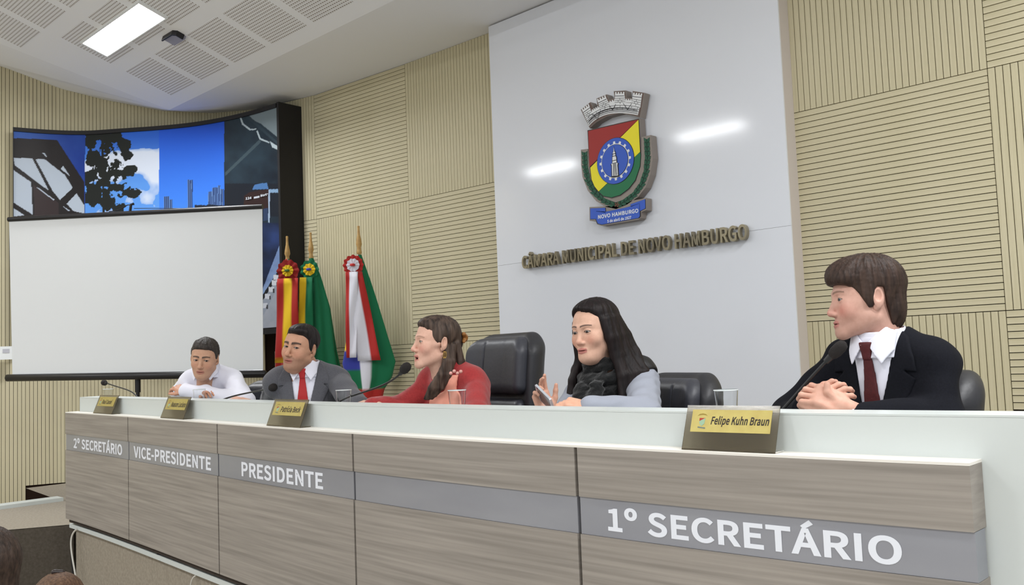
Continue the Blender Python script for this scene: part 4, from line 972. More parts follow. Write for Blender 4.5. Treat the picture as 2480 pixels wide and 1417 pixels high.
# --- hands -------------------------------------------------------
def hand(S,w,f,n,side,curl,spread=.0,thumb=(.55,.5),k=.006,sc=1.0):
    """wrist w, finger direction f, back-of-hand normal n, side=+1 if the thumb lies along n x f"""
    w=np.array(w,float); f=np.array(f,float); f/=np.linalg.norm(f); n=np.array(n,float); n-=f*(n@f); n/=np.linalg.norm(n); s=np.cross(n,f)*side
    Rm=np.stack([f,s,n],1)
    S.box(w+f*.052*sc,(.046*sc,.039*sc,.0135*sc),.012*sc,.008,Rm); S.cap(w-f*.03,w+f*.02*sc,.026*sc,.027*sc,.015)
    S.ell(w+f*.035*sc+s*.026*sc-n*.008*sc,(.028*sc,.018*sc,.016*sc),.01,Rm)
    tips=[]
    for i,(o,L) in enumerate(((.029,.074),(.0098,.082),(-.0098,.076),(-.028,.060))):
        c=curl[i] if isinstance(curl,(list,tuple)) else curl
        if not isinstance(c,(list,tuple)): c=(c,c*1.1,c*.7)
        P=w+f*(.092-.004*abs(i-1))*sc+s*o*sc; d=f*math.cos(spread*(1.5-i))+s*math.sin(spread*(1.5-i)); a=0; pts=[P-f*.012*sc]
        for j,l in enumerate((.45,.30,.25)):
            a+=c[j]; dd=d*math.cos(a)-n*math.sin(a); pts.append(P); P=P+dd*L*l*sc
        pts.append(P); rr=[.0092,.0092,.0084,.0078,.0068]; rr=[q*sc*(.88 if i==3 else 1) for q in rr]
        S.chain(pts,rr,k if False else .0035); tips.append(P)
    P=w+f*.022*sc+s*.032*sc-n*.004*sc; d=f*math.cos(thumb[0])+s*math.sin(thumb[0])*.9-n*.25; d/=np.linalg.norm(d)
    q1=P+d*.038*sc; d2=d+f*thumb[1]-s*thumb[1]*.6; d2/=np.linalg.norm(d2); q2=q1+d2*.030*sc; q3=q2+d2*.024*sc
    S.chain([P,q1,q2,q3],[.0135*sc,.0112*sc,.0098*sc,.0075*sc],.006)
    return tips
def hand_cols(V,c,knuckle=(196,128,108)):
    C=np.tile(np.array(s2l(*c)),(len(V),1)); n=np.sin(V[:,0]*140)*np.sin(V[:,1]*150+1)*np.sin(V[:,2]*170); blendc(C,np.clip(n,0,1)*.25,s2l(*knuckle)); return C
def join(parts):
    V=[];Q=[];C=[];b=0
    for v,q,c in parts: V.append(v);Q.append(q+b);C.append(c);b+=len(v)
    return np.concatenate(V),np.concatenate(Q),np.concatenate(C)
M_HAIRV={}
def hairmat(name,c0,c1,sc=(60,60,6)): return mat('hair_'+name,s2l(*c0),.55,noise=(sc,s2l(*c1),4),bump=((sc[0]*2,sc[1]*2,sc[2]),.6,.004),spec=.25)
# ================================================================ people: bodies and clothes
M_SHIRTW=mat('white_shirt',s2l(226,226,238),.75,sheen=.2,bump=((30,30,30),.25,.004))
M_TROU=mat('dark_trousers',s2l(40,40,46),.8)
class Person:
    def __init__(s,label,head,d,phi_head,phi_body,hp,tilt=(0,0),hs=1.0,lean=.25,drop=-.07,back=.038,shift=0.0):
        s.hp=hp; s.H=atD(*head,d); s.ah=facing(s.H,phi_head); s.RH=rz(s.ah)@ry(math.radians(tilt[1]))@rx(math.radians(tilt[0]))*hs
        s.N=s.H+s.RH@np.array([0,back,-.178-drop])+shift*np.array([math.cos(YAW),math.sin(YAW),0]); s.ab=facing(s.N,phi_body); s.R=rz(s.ab); s.lean=lean
        s.e=empty('person',(s.N[0],s.N[1],.50),label,'person'); s.skin=[]
        V,Q,C=head_skin(hp); s.skin.append((V@s.RH.T+s.H,Q,C))
        for v,q,c in eyeballs(hp): npmesh('eye',v@s.RH.T+s.H,q,mat('eye',(1,1,1),.2,vcol=True),s.e,c)
        # torso, thighs and shins as one body under the clothes
        B=s.grid(-.75,.10,.012,(-.35,-.45),(.35,.35))
        L=s.L; B.cap(L(0,.03,.03),L(0,.03,-.1),.05,.06,.03); B.ell(L(0,.03,-.2),(.16,.10,.2),.04); B.ell(L(0,.05,-.45),(.15,.11,.18),.05)
        s.B=B
    def L(s,x,y,z): return (x,y-min(z,0)*s.lean,z)
    def loc(s,P): return (np.asarray(P)-s.N)@s.R
    def W(s,V): return np.asarray(V)@s.R.T+s.N
    def px(s,x,y,d): return s.loc(atD(x,y,d))
    def fr(s,x,y,off): return s.loc(onfront(x,y,off))
    def grid(s,z0,z1,h,a=(-.45,-.45),b=(.45,.30)): return Sculpt((a[0],a[1],z0),(b[0],b[1],z1),h)
    def cloth(s,name,S,m,smooth=1,parent=None):
        V,Q=S.mesh(smooth); return npmesh(name,s.W(V),Q,m,parent or s.e)
    def hair(s,S,m,name='hair',smooth=1):
        V,Q=S.mesh(smooth); return npmesh(name,V@s.RH.T+s.H,Q,m,s.e)
    def handmesh(s,S,c):
        V,Q=S.mesh(1); s.skin.append((s.W(V),Q,hand_cols(V,c)))
    def finish(s):
        V,Q=s.B.mesh(2); s.skin.append((s.W(V),Q,np.tile(np.array(s2l(*s.hp['skin'])),(len(V),1))))
        V,Q,C=join(s.skin); npmesh('body',V,Q,skinmat(),s.e,C)
    def legs(s,m):
        """trousers: seated thighs forward, shins down; hidden by the desk but there"""
        zf=-s.N[2]+.0; zs=.56-s.N[2]; T=Sculpt((-.24,-.42,zf),(.24,.42,zs+.16),.016); yb=.10
        for q in (-1,1):
            T.cap((q*.085,yb,zs),(q*.11,-.22,zs-.02),.085,.065,.05); T.cap((q*.11,-.22,zs-.02),(q*.11,-.20,zf+.10),.06,.045,.03)
            T.cap((q*.11,-.20,zf+.05),(q*.12,-.34,zf+.045),.045,.038,.03)
        T.ell((0,yb+.02,zs+.05),(.16,.12,.12),.05); s.cloth('trousers',T,m,2)
def folds(amp,seed,fr=38):
    r=np.random.default_rng(seed); a=r.random((4,3))*2-1; ph=r.random(4)*6.28
    def f(X,Y,Z):
        o=0
        for i in range(4): o=o+np.sin((a[i,0]*X+a[i,1]*Y+a[i,2]*1.6*Z)*fr*(1+.5*i)+ph[i])/(1+.6*i)
        return amp*o
    return f
def torso(S,p,infl=0.0,sw=.155,chest=1.0):
    L=p.L
    S.cap(L(-sw,.035,-.075),L(sw,.035,-.075),.062+infl,.062+infl,.03)
    for q in (-1,1): S.cap(L(q*.045,.045,-.02),L(q*sw*.9,.035,-.065),.045+infl,.058+infl,.03)
    S.ell(L(0,.025,-.22),((.175*chest+infl),.118*chest+infl,.20),.04); S.ell(L(0,.02,-.46),(.17*chest+infl,.135*chest+infl,.22),.05)
def arm(S,p,sh,el,wr,r=(.058,.050,.037),k=.02,infl=0.0):
    S.cap(sh,el,r[0]+infl,r[1]+infl,k); S.cap(el,wr,r[1]+infl,r[2]+infl,k)
def shirt_collar(p,m,open_=0.0,h=.0032,zt=.030,spread=1.0,n=1.0):
    L=p.L; C=Sculpt((-.12,-.16,-.12),(.12,.13,.07),h)
    C.cap((0,.016,-.05),(0,.014,.06),.082*n,.068*n,.01)                     # cone round the neck
    C.cap((0,.016,-.06),(0,.014,.08),.0775*n,.0620*n,.004,sub=True)
    def keep(X,Y,Z):
        top=zt+.012*np.clip((Y-.0)/.08,-1,1)             # higher at the back
        return np.maximum(Z-top,-Z-.055+.5*np.clip(Y+.01,0,1)*0)
    C.clip(keep)
    # points at the front
    Cf=Sculpt((-.12,-.18,-.12),(.12,.06,.07),h)
    Cf.cap((0,.016,-.10),(0,.014,.06),.104*n,.070*n,.01); Cf.ell(L(0,.025,-.22),(.190,.131,.205),.04)
    Q=lambda q:[(q*(.004+open_),-.010-open_*.6),(q*.050,zt+.006),(q*.070*spread,zt-.008),(q*(.072*spread),-.03),(q*.046*spread,-.072)]
    Cf.clip(lambda X,Y,Z:np.maximum(np.minimum(polyd(X,Z,Q(1)),polyd(X,Z,Q(-1))),Y-.012))
    inner=Sculpt((-.12,-.18,-.12),(.12,.06,.07),h); inner.cap((0,.016,-.10),(0,.014,.06),.099*n,.065*n,.01); inner.ell(L(0,.025,-.22),(.183,.124,.20),.04)
    Cf.F=np.maximum(Cf.F,-inner.F-.001)
    p.cloth('collar',C,m); p.cloth('collar_points',Cf,m)
def suit(p,sh,el,wr,mj,mt,vbot=-.36,vw=.062,sw=.160,h=.0042,tie_w=.030,seed=1,pat=None,chest=1.0):
    L=p.L
    # shirt front
    S=p.grid(-.50,.01,h,(-.17,-.26),(.17,.16)); S.ell(L(0,.025,-.22),(.172,.120,.20),.04); S.ell(L(0,.02,-.46),(.165,.135,.22),.05); S.cap((0,.012,-.01),L(0,.02,-.12),.074,.095,.03)
    S.clip(lambda X,Y,Z:np.maximum(np.abs(X)-.14,Y-.10)); p.cloth('shirt',S,M_SHIRTW,2)
    # jacket
    J=Sculpt((-.46,-.46,-.50),(.46,.30,.05),h); torso(J,p,.012,sw,chest)
    for i in range(2):
        arm(J,p,sh[i],el[i],wr[i],infl=.008); J.ell(sh[i],(.062,.066,.060),.03)
    J.cap((-.052,.055,-.01),(.052,.055,-.01),.035,.035,.03)
    J.add(folds(.0024,seed,30))
    V=[(-vw,.06),(vw,.06),(vw*.95,-.02),(.012,vbot),(-.012,vbot),(-vw*.95,-.02)]
    sl,X,Y,Z=J.win((-.1,-.4,vbot-.02),(.1,.06,.06),0)
    d=np.maximum(polyd(X,Z,V),Y-.035); J.F[sl]=np.maximum(J.F[sl],-d)
    J.cap((0,.024,-.03),(0,.02,.08),.072,.068,.006,sub=True)
    lap=J.copy(); J2=p.cloth('jacket',J,mj,1)
    # lapels: a second layer beside the opening
    Pl=lambda q:[(q*vw*1.0,.03),(q*(vw+.035),.0),(q*(vw+.060),-.055),(q*(vw+.066),-.095),(q*(vw+.030),-.090),(q*(vw+.060),-.115),(q*.030,vbot+.01),(q*.006,vbot),(q*vw*.96,-.03)]
    T=Sculpt((-.16,-.40,vbot-.02),(.16,.05,.05),h*.8); torso(T,p,.012,sw,chest); base=T.F.copy(); T.F=base-.0075
    T.F=np.maximum(T.F,-(base+.004)); T.clip(lambda X,Y,Z:np.maximum(np.minimum(polyd(X,Z,Pl(1)),polyd(X,Z,Pl(-1))),Y-.02)); p.cloth('lapels',T,mj,1,J2)
    shirt_collar(p,M_SHIRTW)
    # tie
    K=Sculpt((-.07,-.30,-.46),(.07,.05,.02),.003); K.ell(L(0,.025,-.22),(.172,.120,.20),.04); K.ell(L(0,.02,-.46),(.165,.135,.22),.05); K.cap((0,.012,-.01),L(0,.02,-.12),.074,.095,.03)
    b=K.F.copy(); K.F=np.maximum(b-.0085,-(b-.0005)); w=tie_w
    K.clip(lambda X,Y,Z:np.maximum(polyd(X,Z,[(-.013,-.05),(.013,-.05),(w,-.30),(w,-.40),(0,-.45),(-w,-.40),(-w,-.30)]),Y-.02))
    tie=p.cloth('tie',K,mt,1)
    kn=Sculpt((-.05,-.18,-.09),(.05,.02,.02),.0028); kn.ell(L(0,.025,-.22),(.172,.120,.20),.04); kn.cap((0,.012,-.01),L(0,.02,-.12),.074,.095,.03); kn.F=np.maximum(kn.F-.013,-kn.F); kn.clip(lambda X,Y,Z:np.maximum(polyd(X,Z,[(-.021,-.006),(.021,-.006),(.0135,-.060),(-.0135,-.060)]),Y),.008); p.cloth('tie_knot',kn,mt,1,tie)
    return J2
# ---------------------------------------------------------------- man in white shirt, far left
hp=dict(skin=(196,154,128),hair=(52,46,44),beard=.12,jaw=1.06,face=1.04,blush=.25,browt=1.2,eye=.8,iris=(40,28,22),gaze=(.25,-1,-.05),lip=(168,108,96),chinfat=.004)
p1=Person('man in white open-collared shirt leaning on folded arms',(496,866),5.45,14,24,hp,tilt=(12,6),hs=.97,lean=.40,drop=-.095,back=.045)
h=.005; S=Sculpt((-.42,-.46,-.42),(.42,.25,.04),h); torso(S,p1,.006,.128,1.0)
sR,sL=p1.L(-.140,.03,-.085),p1.L(.142,.03,-.085)
eR,wR=p1.fr(418,975,.44),p1.fr(500,952,.36); eL,wL=p1.fr(592,975,.46),p1.fr(452,948,.29)
arm(S,p1,sR,eR,wR,(.056,.054,.040),infl=.006); arm(S,p1,sL,eL,wL,(.058,.056,.042),infl=.006)
S.add(folds(.0022,3,46)); S.cap((0,.03,-.02),(0,.03,.08),.062,.060,.006,sub=True)
S.clip(lambda X,Y,Z:-np.maximum(polyd(X,Z,[(-.034,.05),(.034,.05),(.004,-.08),(-.004,-.08)]),Y-.02)+0*Z,.003) if False else None
sl,X,Y,Z=S.win((-.05,-.3,-.1),(.05,.03,.05),0); S.F[sl]=np.maximum(S.F[sl],-np.maximum(polyd(X,Z,[(-.036,.05),(.036,.05),(.003,-.085),(-.003,-.085)]),Y-.02))
p1.cloth('shirt',S,M_SHIRTW,1); shirt_collar(p1,M_SHIRTW,.016,spread=1.1)
U=Sculpt((-.06,-.16,-.12),(.06,.05,.03),.004); U.ell(p1.L(0,.03,-.20),(.15,.105,.19),.03); U.clip(lambda X,Y,Z:np.maximum(polyd(X,Z,[(-.045,-.01),(.02,-.03),(.0,-.085)]),Y)); p1.cloth('undershirt',U,mat('black_undershirt',s2l(26,30,30),.8))
for w,f_,n_,sd,cu in ((wL,p1.fr(424,934,.26)-wL,np.array([0,-.5,.9]),1,(.35,.5,.3)),(wR,p1.fr(524,938,.28)-wR,np.array([0,-.4,.9]),-1,(.25,.35,.2))):
    G=Sculpt(w-.15,w+.15,.003); hand(G,w,f_,n_,sd,[cu]*4,.06,(.5,.3),sc=.95); p1.handmesh(G,(204,152,126))
S=Sculpt((-.11,-.13,-.12),(.11,.14,.15),.003); S.ell((0,.016,.042),(.0805,.100,.084),.01); S.ell((0,-.03,.075),(.064,.066,.042),.02); [S.ell((q*.066,.002,.016),(.0170,.042,.050),.012) for q in (-1,1)]; S.add(hairnoise(hp,.0020,14,30,5)); S.add(folds(.0012,5,120))
hl_=line([-.12,-.085,-.07,-.055,-.045,-.03,-.012,-.002,.012,.03,.045,.13],[.074,.068,.060,.046,.030,.0,-.022,.018,.024,.018,-.03,-.075]); S.clip(lambda X,Y,Z:(hl_(Y)-Z)*.8+0*X,.022)
p1.hair(S,hairmat('darkgrey',(46,42,40),(72,66,62),(110,110,40)))
b=Sculpt((-.3,-.4,-.4),(.4,.2,0),.005)
tg=p1.px(578,949,5.12); e_=MB(); fn=lambda a,b_,d:p1.W(tg+np.array([a,-.052+d,b_]))
p1.legs(M_TROU); p1.finish()
# ---------------------------------------------------------------- man in grey suit with red tie
hp=dict(skin=(194,148,122),hair=(34,28,28),beard=.42,beardc=(104,80,70),jaw=1.12,face=1.05,blush=.25,browt=1.5,browc=(34,26,26),browtilt=-.001,eye=.8,iris=(34,24,20),gaze=(.5,-1,.05),lip=(160,98,90),chinfat=.006,neck=1.0,nose=1.02)
p2=Person('man in grey suit with bright red tie looking aside',(728,842),4.72,34,14,hp,tilt=(-2,9),hs=1.0,lean=.15,drop=-.075,back=.030,shift=.02)
M_GSUIT=mat('grey_suit',s2l(74,74,80),.9,noise=((220,220,220),s2l(88,88,94)),sheen=.15); M_RTIE=mat('red_tie',s2l(172,34,36),.55)
sR,sL=p2.L(-.165,.03,-.085),p2.L(.165,.03,-.085)
eR,wR=p2.fr(650,985,.56),p2.fr(592,975,.40); eL,wL=p2.fr(868,990,.52),p2.fr(800,1005,.38)
suit(p2,(sR,sL),(eR,eL),(wR,wL),M_GSUIT,M_RTIE,seed=8,sw=.145,h=.005,vw=.072,tie_w=.045)
G=Sculpt(wR-.14,wR+.14,.003); hand(G,wR,p2.fr(560,968,.36)-wR,np.array([0,-.3,1]),-1,[(.5,.8,.5)]*4,.03,(.4,.4),sc=1.0); p2.handmesh(G,(206,158,134))
S=Sculpt((-.11,-.13,-.12),(.11,.14,.15),.003); S.ell((0,.016,.042),(.081,.101,.086),.01); S.ell((.01,-.035,.076),(.062,.066,.044),.02); [S.ell((q*.066,.002,.014),(.0175,.042,.052),.012) for q in (-1,1)]; S.add(hairnoise(hp,.0020,12,40,6))
hl_=line([-.12,-.09,-.078,-.060,-.048,-.034,-.014,-.004,.010,.03,.045,.13],[.078,.074,.070,.056,.034,.0,-.034,.018,.024,.018,-.03,-.08]); S.clip(lambda X,Y,Z:(hl_(Y)+.014*np.clip(np.abs(X)-.03,0,.03)/.03*(Y<-.04)-Z)*.8,.022)
p2.hair(S,hairmat('black',(24,20,21),(44,38,38),(80,80,30))); p2.legs(M_TROU); p2.finish()
# ---------------------------------------------------------------- woman in red top, speaking
hp=dict(skin=(218,174,154),hair=(80,62,52),mouth=.006,jaw=.96,face=.98,cheek=1.1,blush=.5,blushc=(220,140,126),lip=(188,112,104),browc=(124,92,74),browa=.55,browt=.8,eye=.8,iris=(84,78,58),gaze=(0,-1,-.05),nose=1.0,neck=.94,br=.8,browtilt=.002)
p3=Person('woman in red top with gold earring speaking toward the left',(1056,827),4.05,70,40,hp,tilt=(-2,2),hs=.97,lean=.30,drop=-.068,back=.036)
M_REDK=mat('red_knit',s2l(166,48,48),.9,noise=((120,120,120),s2l(150,40,42)),bump=((260,260,260),.4,.003),sheen=.3); M_PINK=mat('pink_silk',s2l(238,160,138),.5,bump=((20,20,20),.3,.006))
S=Sculpt((-.46,-.50,-.42),(.42,.25,.06),.0045); torso(S,p3,.004,.118,.97)
sR,sL=p3.L(-.135,.03,-.095),p3.L(.138,.03,-.095)
eR,wR=p3.fr(975,985,.52),p3.fr(904,983,.36); eL,wL=p3.fr(1155,1010,.56),p3.fr(1090,1030,.38)
arm(S,p3,sR,eR,wR,(.054,.047,.034),infl=.006); arm(S,p3,sL,eL,wL,(.056,.050,.036),infl=.006); S.cap((0,.035,-.06),(0,.03,.012),.085,.064,.02); S.add(folds(.0018,12,40)); S.cap((0,.03,-.02),(0,.025,.08),.058,.058,.006,sub=True)
red=S.copy(); p3.cloth('knit_top',S,M_REDK,1)
def surf_patch(p,S,poly,t,m,name,ymax=.02,inn=.001):
    """a layer lying on the front of a garment, outlined in the garment's front view"""
    T=S.copy(); b=S.F.copy(); T.F=np.maximum(b-t,-(b-inn)); T.clip(lambda X,Y,Z:np.maximum(polyd(X,Z,poly),Y-ymax)); return p.cloth(name,T,m,1)
def fx(x,y):
    """garment front-view coordinates of the point a sight line meets first"""
    v=ray(x,y)
    for d in np.arange(3.3,4.4,.006):
        q=p3.loc(CAMP+v*d); ix=np.round((q-red.lo)/red.h).astype(int)
        if (ix>=0).all() and (ix<red.n).all() and red.F[tuple(ix)]<.002: break
    return (q[0],q[2])
surf_patch(p3,red,[fx(1096,908),fx(1112,908),fx(1108,945),fx(1122,972),fx(1124,996),fx(1040,996),fx(1044,968),fx(1080,946)],.012,M_PINK,'pink_panel')
for i,(x,y) in enumerate(((1092,897),(1100,892),(1108,897),(1116,893))):
    q=atD(x,y+7,3.92); MB().lathe([(0,-.008),(.006,-.006),(.0085,0),(.006,.006),(0,.008)],q,10,False).build('bead',mat('pearl_bead',s2l(216,160,150),.3),p3.e,60)
G=Sculpt(wR-.14,wR+.14,.0026); hand(G,wR,p3.fr(870,978,.34)-wR,np.array([0,-.2,1]),-1,[(.9,1.2,.8)]*4,.02,(.3,.5),sc=.9); p3.handmesh(G,(226,184,164))
# half-up hair, loose lengths over the shoulder
M_H3=hairmat('brown_lit',(38,30,27),(92,76,66),(70,70,7))
S=Sculpt((-.125,-.14,-.34),(.125,.19,.155),.003)
S.ell((0,.020,.040),(.079,.100,.083),.01); S.ell((0,-.02,.072),(.066,.072,.044),.02); S.ell((0,.085,.0),(.05,.045,.055),.02); [S.ell((q*.067,.004,.016),(.0180,.048,.052),.012) for q in (-1,1)]
hl_=line([-.12,-.085,-.07,-.05,-.036,-.02,-.004,.010,.03,.045,.2],[.084,.074,.058,.034,.010,-.012,-.004,.016,.012,-.06,-.36]); S.clip(lambda X,Y,Z:(hl_(Y)-Z)*.8+0*X,.020)
for i in range(16):
    t=i/15; x=.055-.11*t; S.chain([(x*.9,.085,-.01),(x*1.0,.100+.01*math.sin(i*2),-.09),(x*1.15+.004*math.sin(i*3),.095+.015*math.sin(i*1.7),-.19),(x*1.3,.080+.02*math.sin(i*2.3),-.27-.03*math.sin(i*1.3)**2)],[.016,.016,.013,.005],.008)
for i in range(8):                                            # front lock, past the ear and down the chest
    o=(i-3.5)*.006; S.chain([(.058,.045+o,-.02),(.070,.040+o,-.09),(.074,.015+o*1.2,-.15),(.066,-.020+o*1.4,-.21),(.050,-.050+o,-.26)],[.012,.012,.011,.010,.004],.007)
S.add(hairnoise(hp,.0022,14,36,7)); p3.hair(S,M_H3)
c=p3.H+p3.RH@np.array([.02,.122,.018]); 
cl=Sculpt((-.04,.085,-.02),(.07,.16,.06),.003); cl.chain([(-.015,.125,.0),(.02,.135,.022),(.045,.120,.035)],[.012,.014,.010],.008); cl.chain([(.0,.130,.03),(.02,.135,.012),(.045,.120,.0)],[.009,.012,.008],.006)
p3.hair(cl,mat('amber_clip',s2l(150,100,50),.3),'hair_clip')
for k in range(2):
    o=p3.H+p3.RH@np.array([.082,.010+.007*k,-.060]); R_=p3.RH
    MB().tube([o+R_@np.array([.002*math.sin(a),.004*math.cos(a),.0155*math.sin(a)+.0*k]) for a in np.linspace(0,2*math.pi,17)],.0016,6,False).build('earring',mat('gold',s2l(220,184,110),.25,metal=1),p3.e,60)
p3.legs(M_TROU); p3.finish()
# ---------------------------------------------------------------- woman with long dark hair and scarf
hp=dict(skin=(214,172,150),hair=(36,24,24),jaw=1.02,face=1.03,cheek=1.15,blush=.45,blushc=(214,140,118),lip=(176,100,96),browc=(64,44,40),browt=.8,browz=.021,eye=.92,lash=1.0,iris=(30,22,20),gaze=(.1,-1,-.25),nose=.97,neck=.94,chinfat=.003)
p4=Person('woman with long black hair, dark scarf and vest holding a phone',(1441,799),3.52,40,32,hp,tilt=(6,-3),hs=.985,lean=.30,drop=-.066,back=.036)
M_GREY=mat('grey_jersey',s2l(152,156,168),.85,bump=((40,40,40),.3,.004)); M_VEST=mat('black_vest',s2l(26,25,28),.5,bump=((70,70,70),.3,.004)); M_SCARF=mat('black_scarf',s2l(10,11,12),.95,bump=((120,120,120),.8,.006),sheen=.2)
sR,sL=p4.L(-.128,.03,-.105),p4.L(.132,.03,-.105)
eR,wR=p4.fr(1365,1010,.60),p4.fr(1326,1004,.42); eL,wL=p4.fr(1562,1000,.56),p4.fr(1428,988,.38)
S=Sculpt((-.46,-.50,-.42),(.46,.25,.03),.0042); torso(S,p4,-.004,.108,.95); arm(S,p4,sR,eR,wR,(.054,.046,.032),infl=.006); arm(S,p4,sL,eL,wL,(.057,.050,.034),infl=.008); S.add(folds(.0026,21,44)); p4.cloth('jersey',S,M_GREY,1)
S=Sculpt((-.30,-.40,-.42),(.30,.25,.05),.0045); torso(S,p4,.008,.118,.99); S.cap((0,.04,-.02),(0,.04,.015),.08,.07,.02); S.add(folds(.0015,5,40))
for i in range(2):
    s_=(sR,sL)[i]; e_=(eR,eL)[i]; q=1 if i else -1; S.ell(np.array(s_)+np.array([q*.050,-.01,-.045]),(.048,.080,.095),.01,sub=True)
S.cap((0,.03,-.02),(0,.03,.09),.060,.060,.006,sub=True); vest=p4.cloth('vest',S,M_VEST,1)
q=p4.px(1476,963,3.33); MB().lathe([(0,-.006),(.007,-.005),(.008,0),(.006,.005),(0,.006)],p4.W(q),12,False).build('snap_button',mat('steel_snap',s2l(190,186,184),.3,metal=.8),vest,60)
S=Sculpt((-.17,-.26,-.30),(.17,.15,.05),.004)
def ring(rx_,ry_,z,r,dz,ph,n=18): 
    P=[(rx_*math.sin(a),.02-ry_*math.cos(a)-.02*0,z+dz*math.cos(a)+.006*math.sin(3*a+ph)) for a in np.linspace(0,2*math.pi,n)]; S.chain(P,[r*(1+.12*math.sin(2*i+ph)) for i in range(n)],.012)
ring(.080,.080,-.018,.026,-.022,0); ring(.095,.100,-.045,.028,-.050,1.3); ring(.085,.115,-.06,.026,-.095,2.6)
S.chain([(-.03,-.125,-.13),(-.02,-.150,-.20),(-.035,-.165,-.27)],[.034,.036,.030],.015); S.chain([(.03,-.12,-.12),(.02,-.150,-.19),(.0,-.165,-.25)],[.030,.032,.028],.015)
S.add(folds(.0030,31,70)); p4.cloth('scarf',S,M_SCARF,1)
# hands with phone
ph0,ph1=p4.px(1330,985,3.05),p4.px(1298,945,3.08)
G=Sculpt(wL-.16,wL+.16,.0024); hand(G,wL,p4.fr(1374,976,.34)-wL,np.array([.1,-.35,1]),1,[(.35,.5,.3),(.45,.6,.4),(.5,.7,.4),(.55,.7,.4)],.05,(.5,.3),sc=.9); p4.handmesh(G,(222,172,146))
G=Sculpt(wR-.16,wR+.16,.0024); hand(G,wR,p4.fr(1308,953,.40)-wR,p4.fr(1280,985,.46)-wR,1,[(.15,.25,.2),(.35,.5,.4),(.6,.9,.5),(.7,1.0,.6)],.06,(.6,.2),sc=.9); p4.handmesh(G,(208,160,138))
for i,(x,y,d) in enumerate(((1334,976,3.02),(1300,974,3.06))):
    pass
# hair
M_H4=hairmat('darkest',(15,11,12),(34,25,25),(60,60,5))
S=Sculpt((-.20,-.16,-.40),(.22,.20,.155),.0036)
S.ell((0,.020,.042),(.086,.106,.087),.01); S.ell((0,-.020,.072),(.068,.070,.046),.02)
hl_=line([-.14,-.095,-.08,-.06,-.045,-.03,-.015,.0,.2],[.100,.094,.084,.066,.040,-.01,-.09,-.38,-.42])
S.clip(lambda X,Y,Z:(hl_(Y-.012*(X<0))-Z)*.8,.018)
for q in (-1,1):
    for i in range(13):
        t=i/12; a0=.0+.10*t
        S.chain([(q*(.066+.010*math.sin(t*3)),-.030+a0*.95,.035),(q*.084,-.018+a0,-.04),(q*(.090+.02*t),-.010+a0*1.0,-.11),(q*(.112+.045*t),-.02-.03*(q<0)+a0*.9+.004*math.sin(i*2),-.19),(q*(.115+.065*t),-.045-.045*(q<0)+a0*.9,-.28),(q*(.105+.08*t),-.06-.05*(q<0)+a0*.95,-.36+.03*math.sin(i*1.9))],[.016,.020,.020,.018,.014,.005],.010)
S.add(hairnoise(hp,.0024,18,30,11)); S.clip(lambda X,Y,Z:-(np.sqrt((X/.062)**2+((Y+.06)/.085)**2+((Z+.04)/.095)**2)-1)*.06,.006)
p4.hair(S,M_H4)
o=p4.H+p4.RH@np.array([.088,-.012,-.075]); MB().tube([o+p4.RH@np.array([.002*math.sin(a),.009*math.cos(a),.010*math.sin(a)]) for a in np.linspace(0,2*math.pi,17)],.0012,6,False).build('earring',mat('steel_ring',s2l(160,150,150),.3,metal=1),p4.e,60)
for w_ in (p4.px(1383,985,3.06),):
    pass
p4.legs(M_TROU); p4.finish()
# the phone in her hands
A=onfront(1340,986,.33); B=onfront(1300,946,.38); u=(B-A); L_=np.linalg.norm(u); u/=L_; nn=np.array(CAMP)-A; nn-=u*(nn@u); nn/=np.linalg.norm(nn); sd=np.cross(nn,u)
nn2=nn*.35+sd*.9; nn2/=np.linalg.norm(nn2); sd2=np.cross(nn2,u)
ph=empty('mobile_phone',A,'slim pale phone held in the hands of woman with long hair','phone')
fn=lambda a,b_,d:A+u*a+sd2*b_+nn2*d
MB().prism([(0,-.033),(.004,-.036),(.128,-.036),(.132,-.033),(.132,.033),(.128,.036),(.004,.036),(0,.033)],fn,-.004,.004).build('case',mat('phone_case',s2l(200,204,212),.3,metal=.4),ph)
MB().prism([(.012,-.032),(.120,-.032),(.120,.032),(.012,.032)],fn,.004,.0046).build('screen',mat('phone_screen',s2l(40,44,56),.1),ph)
# ---------------------------------------------------------------- man in dark suit, at the right
hp=dict(skin=(210,166,150),hair=(66,48,40),beard=.30,beardc=(150,112,98),blush=.55,blushc=(206,120,108),jaw=1.05,face=1.03,eye=.75,lip=(186,112,108),lipw=.7,browc=(96,70,56),browa=.7,browt=.9,iris=(70,84,96),gaze=(.1,-1,-.1),nose=.98,neck=.98)
p5=Person('young man in dark suit and dotted maroon tie with clasped hands',(2098,721),2.66,74,30,hp,tilt=(3,-2),hs=.985,lean=.22,drop=-.050,shift=-.022)
M_SUIT=mat('navy_suit',s2l(15,16,22),.9,noise=((200,200,200),s2l(21,22,29)),spec=.2)
mt=mat('maroon_tie',s2l(84,24,28),.6,noise=((160,160,160),s2l(70,18,22)))
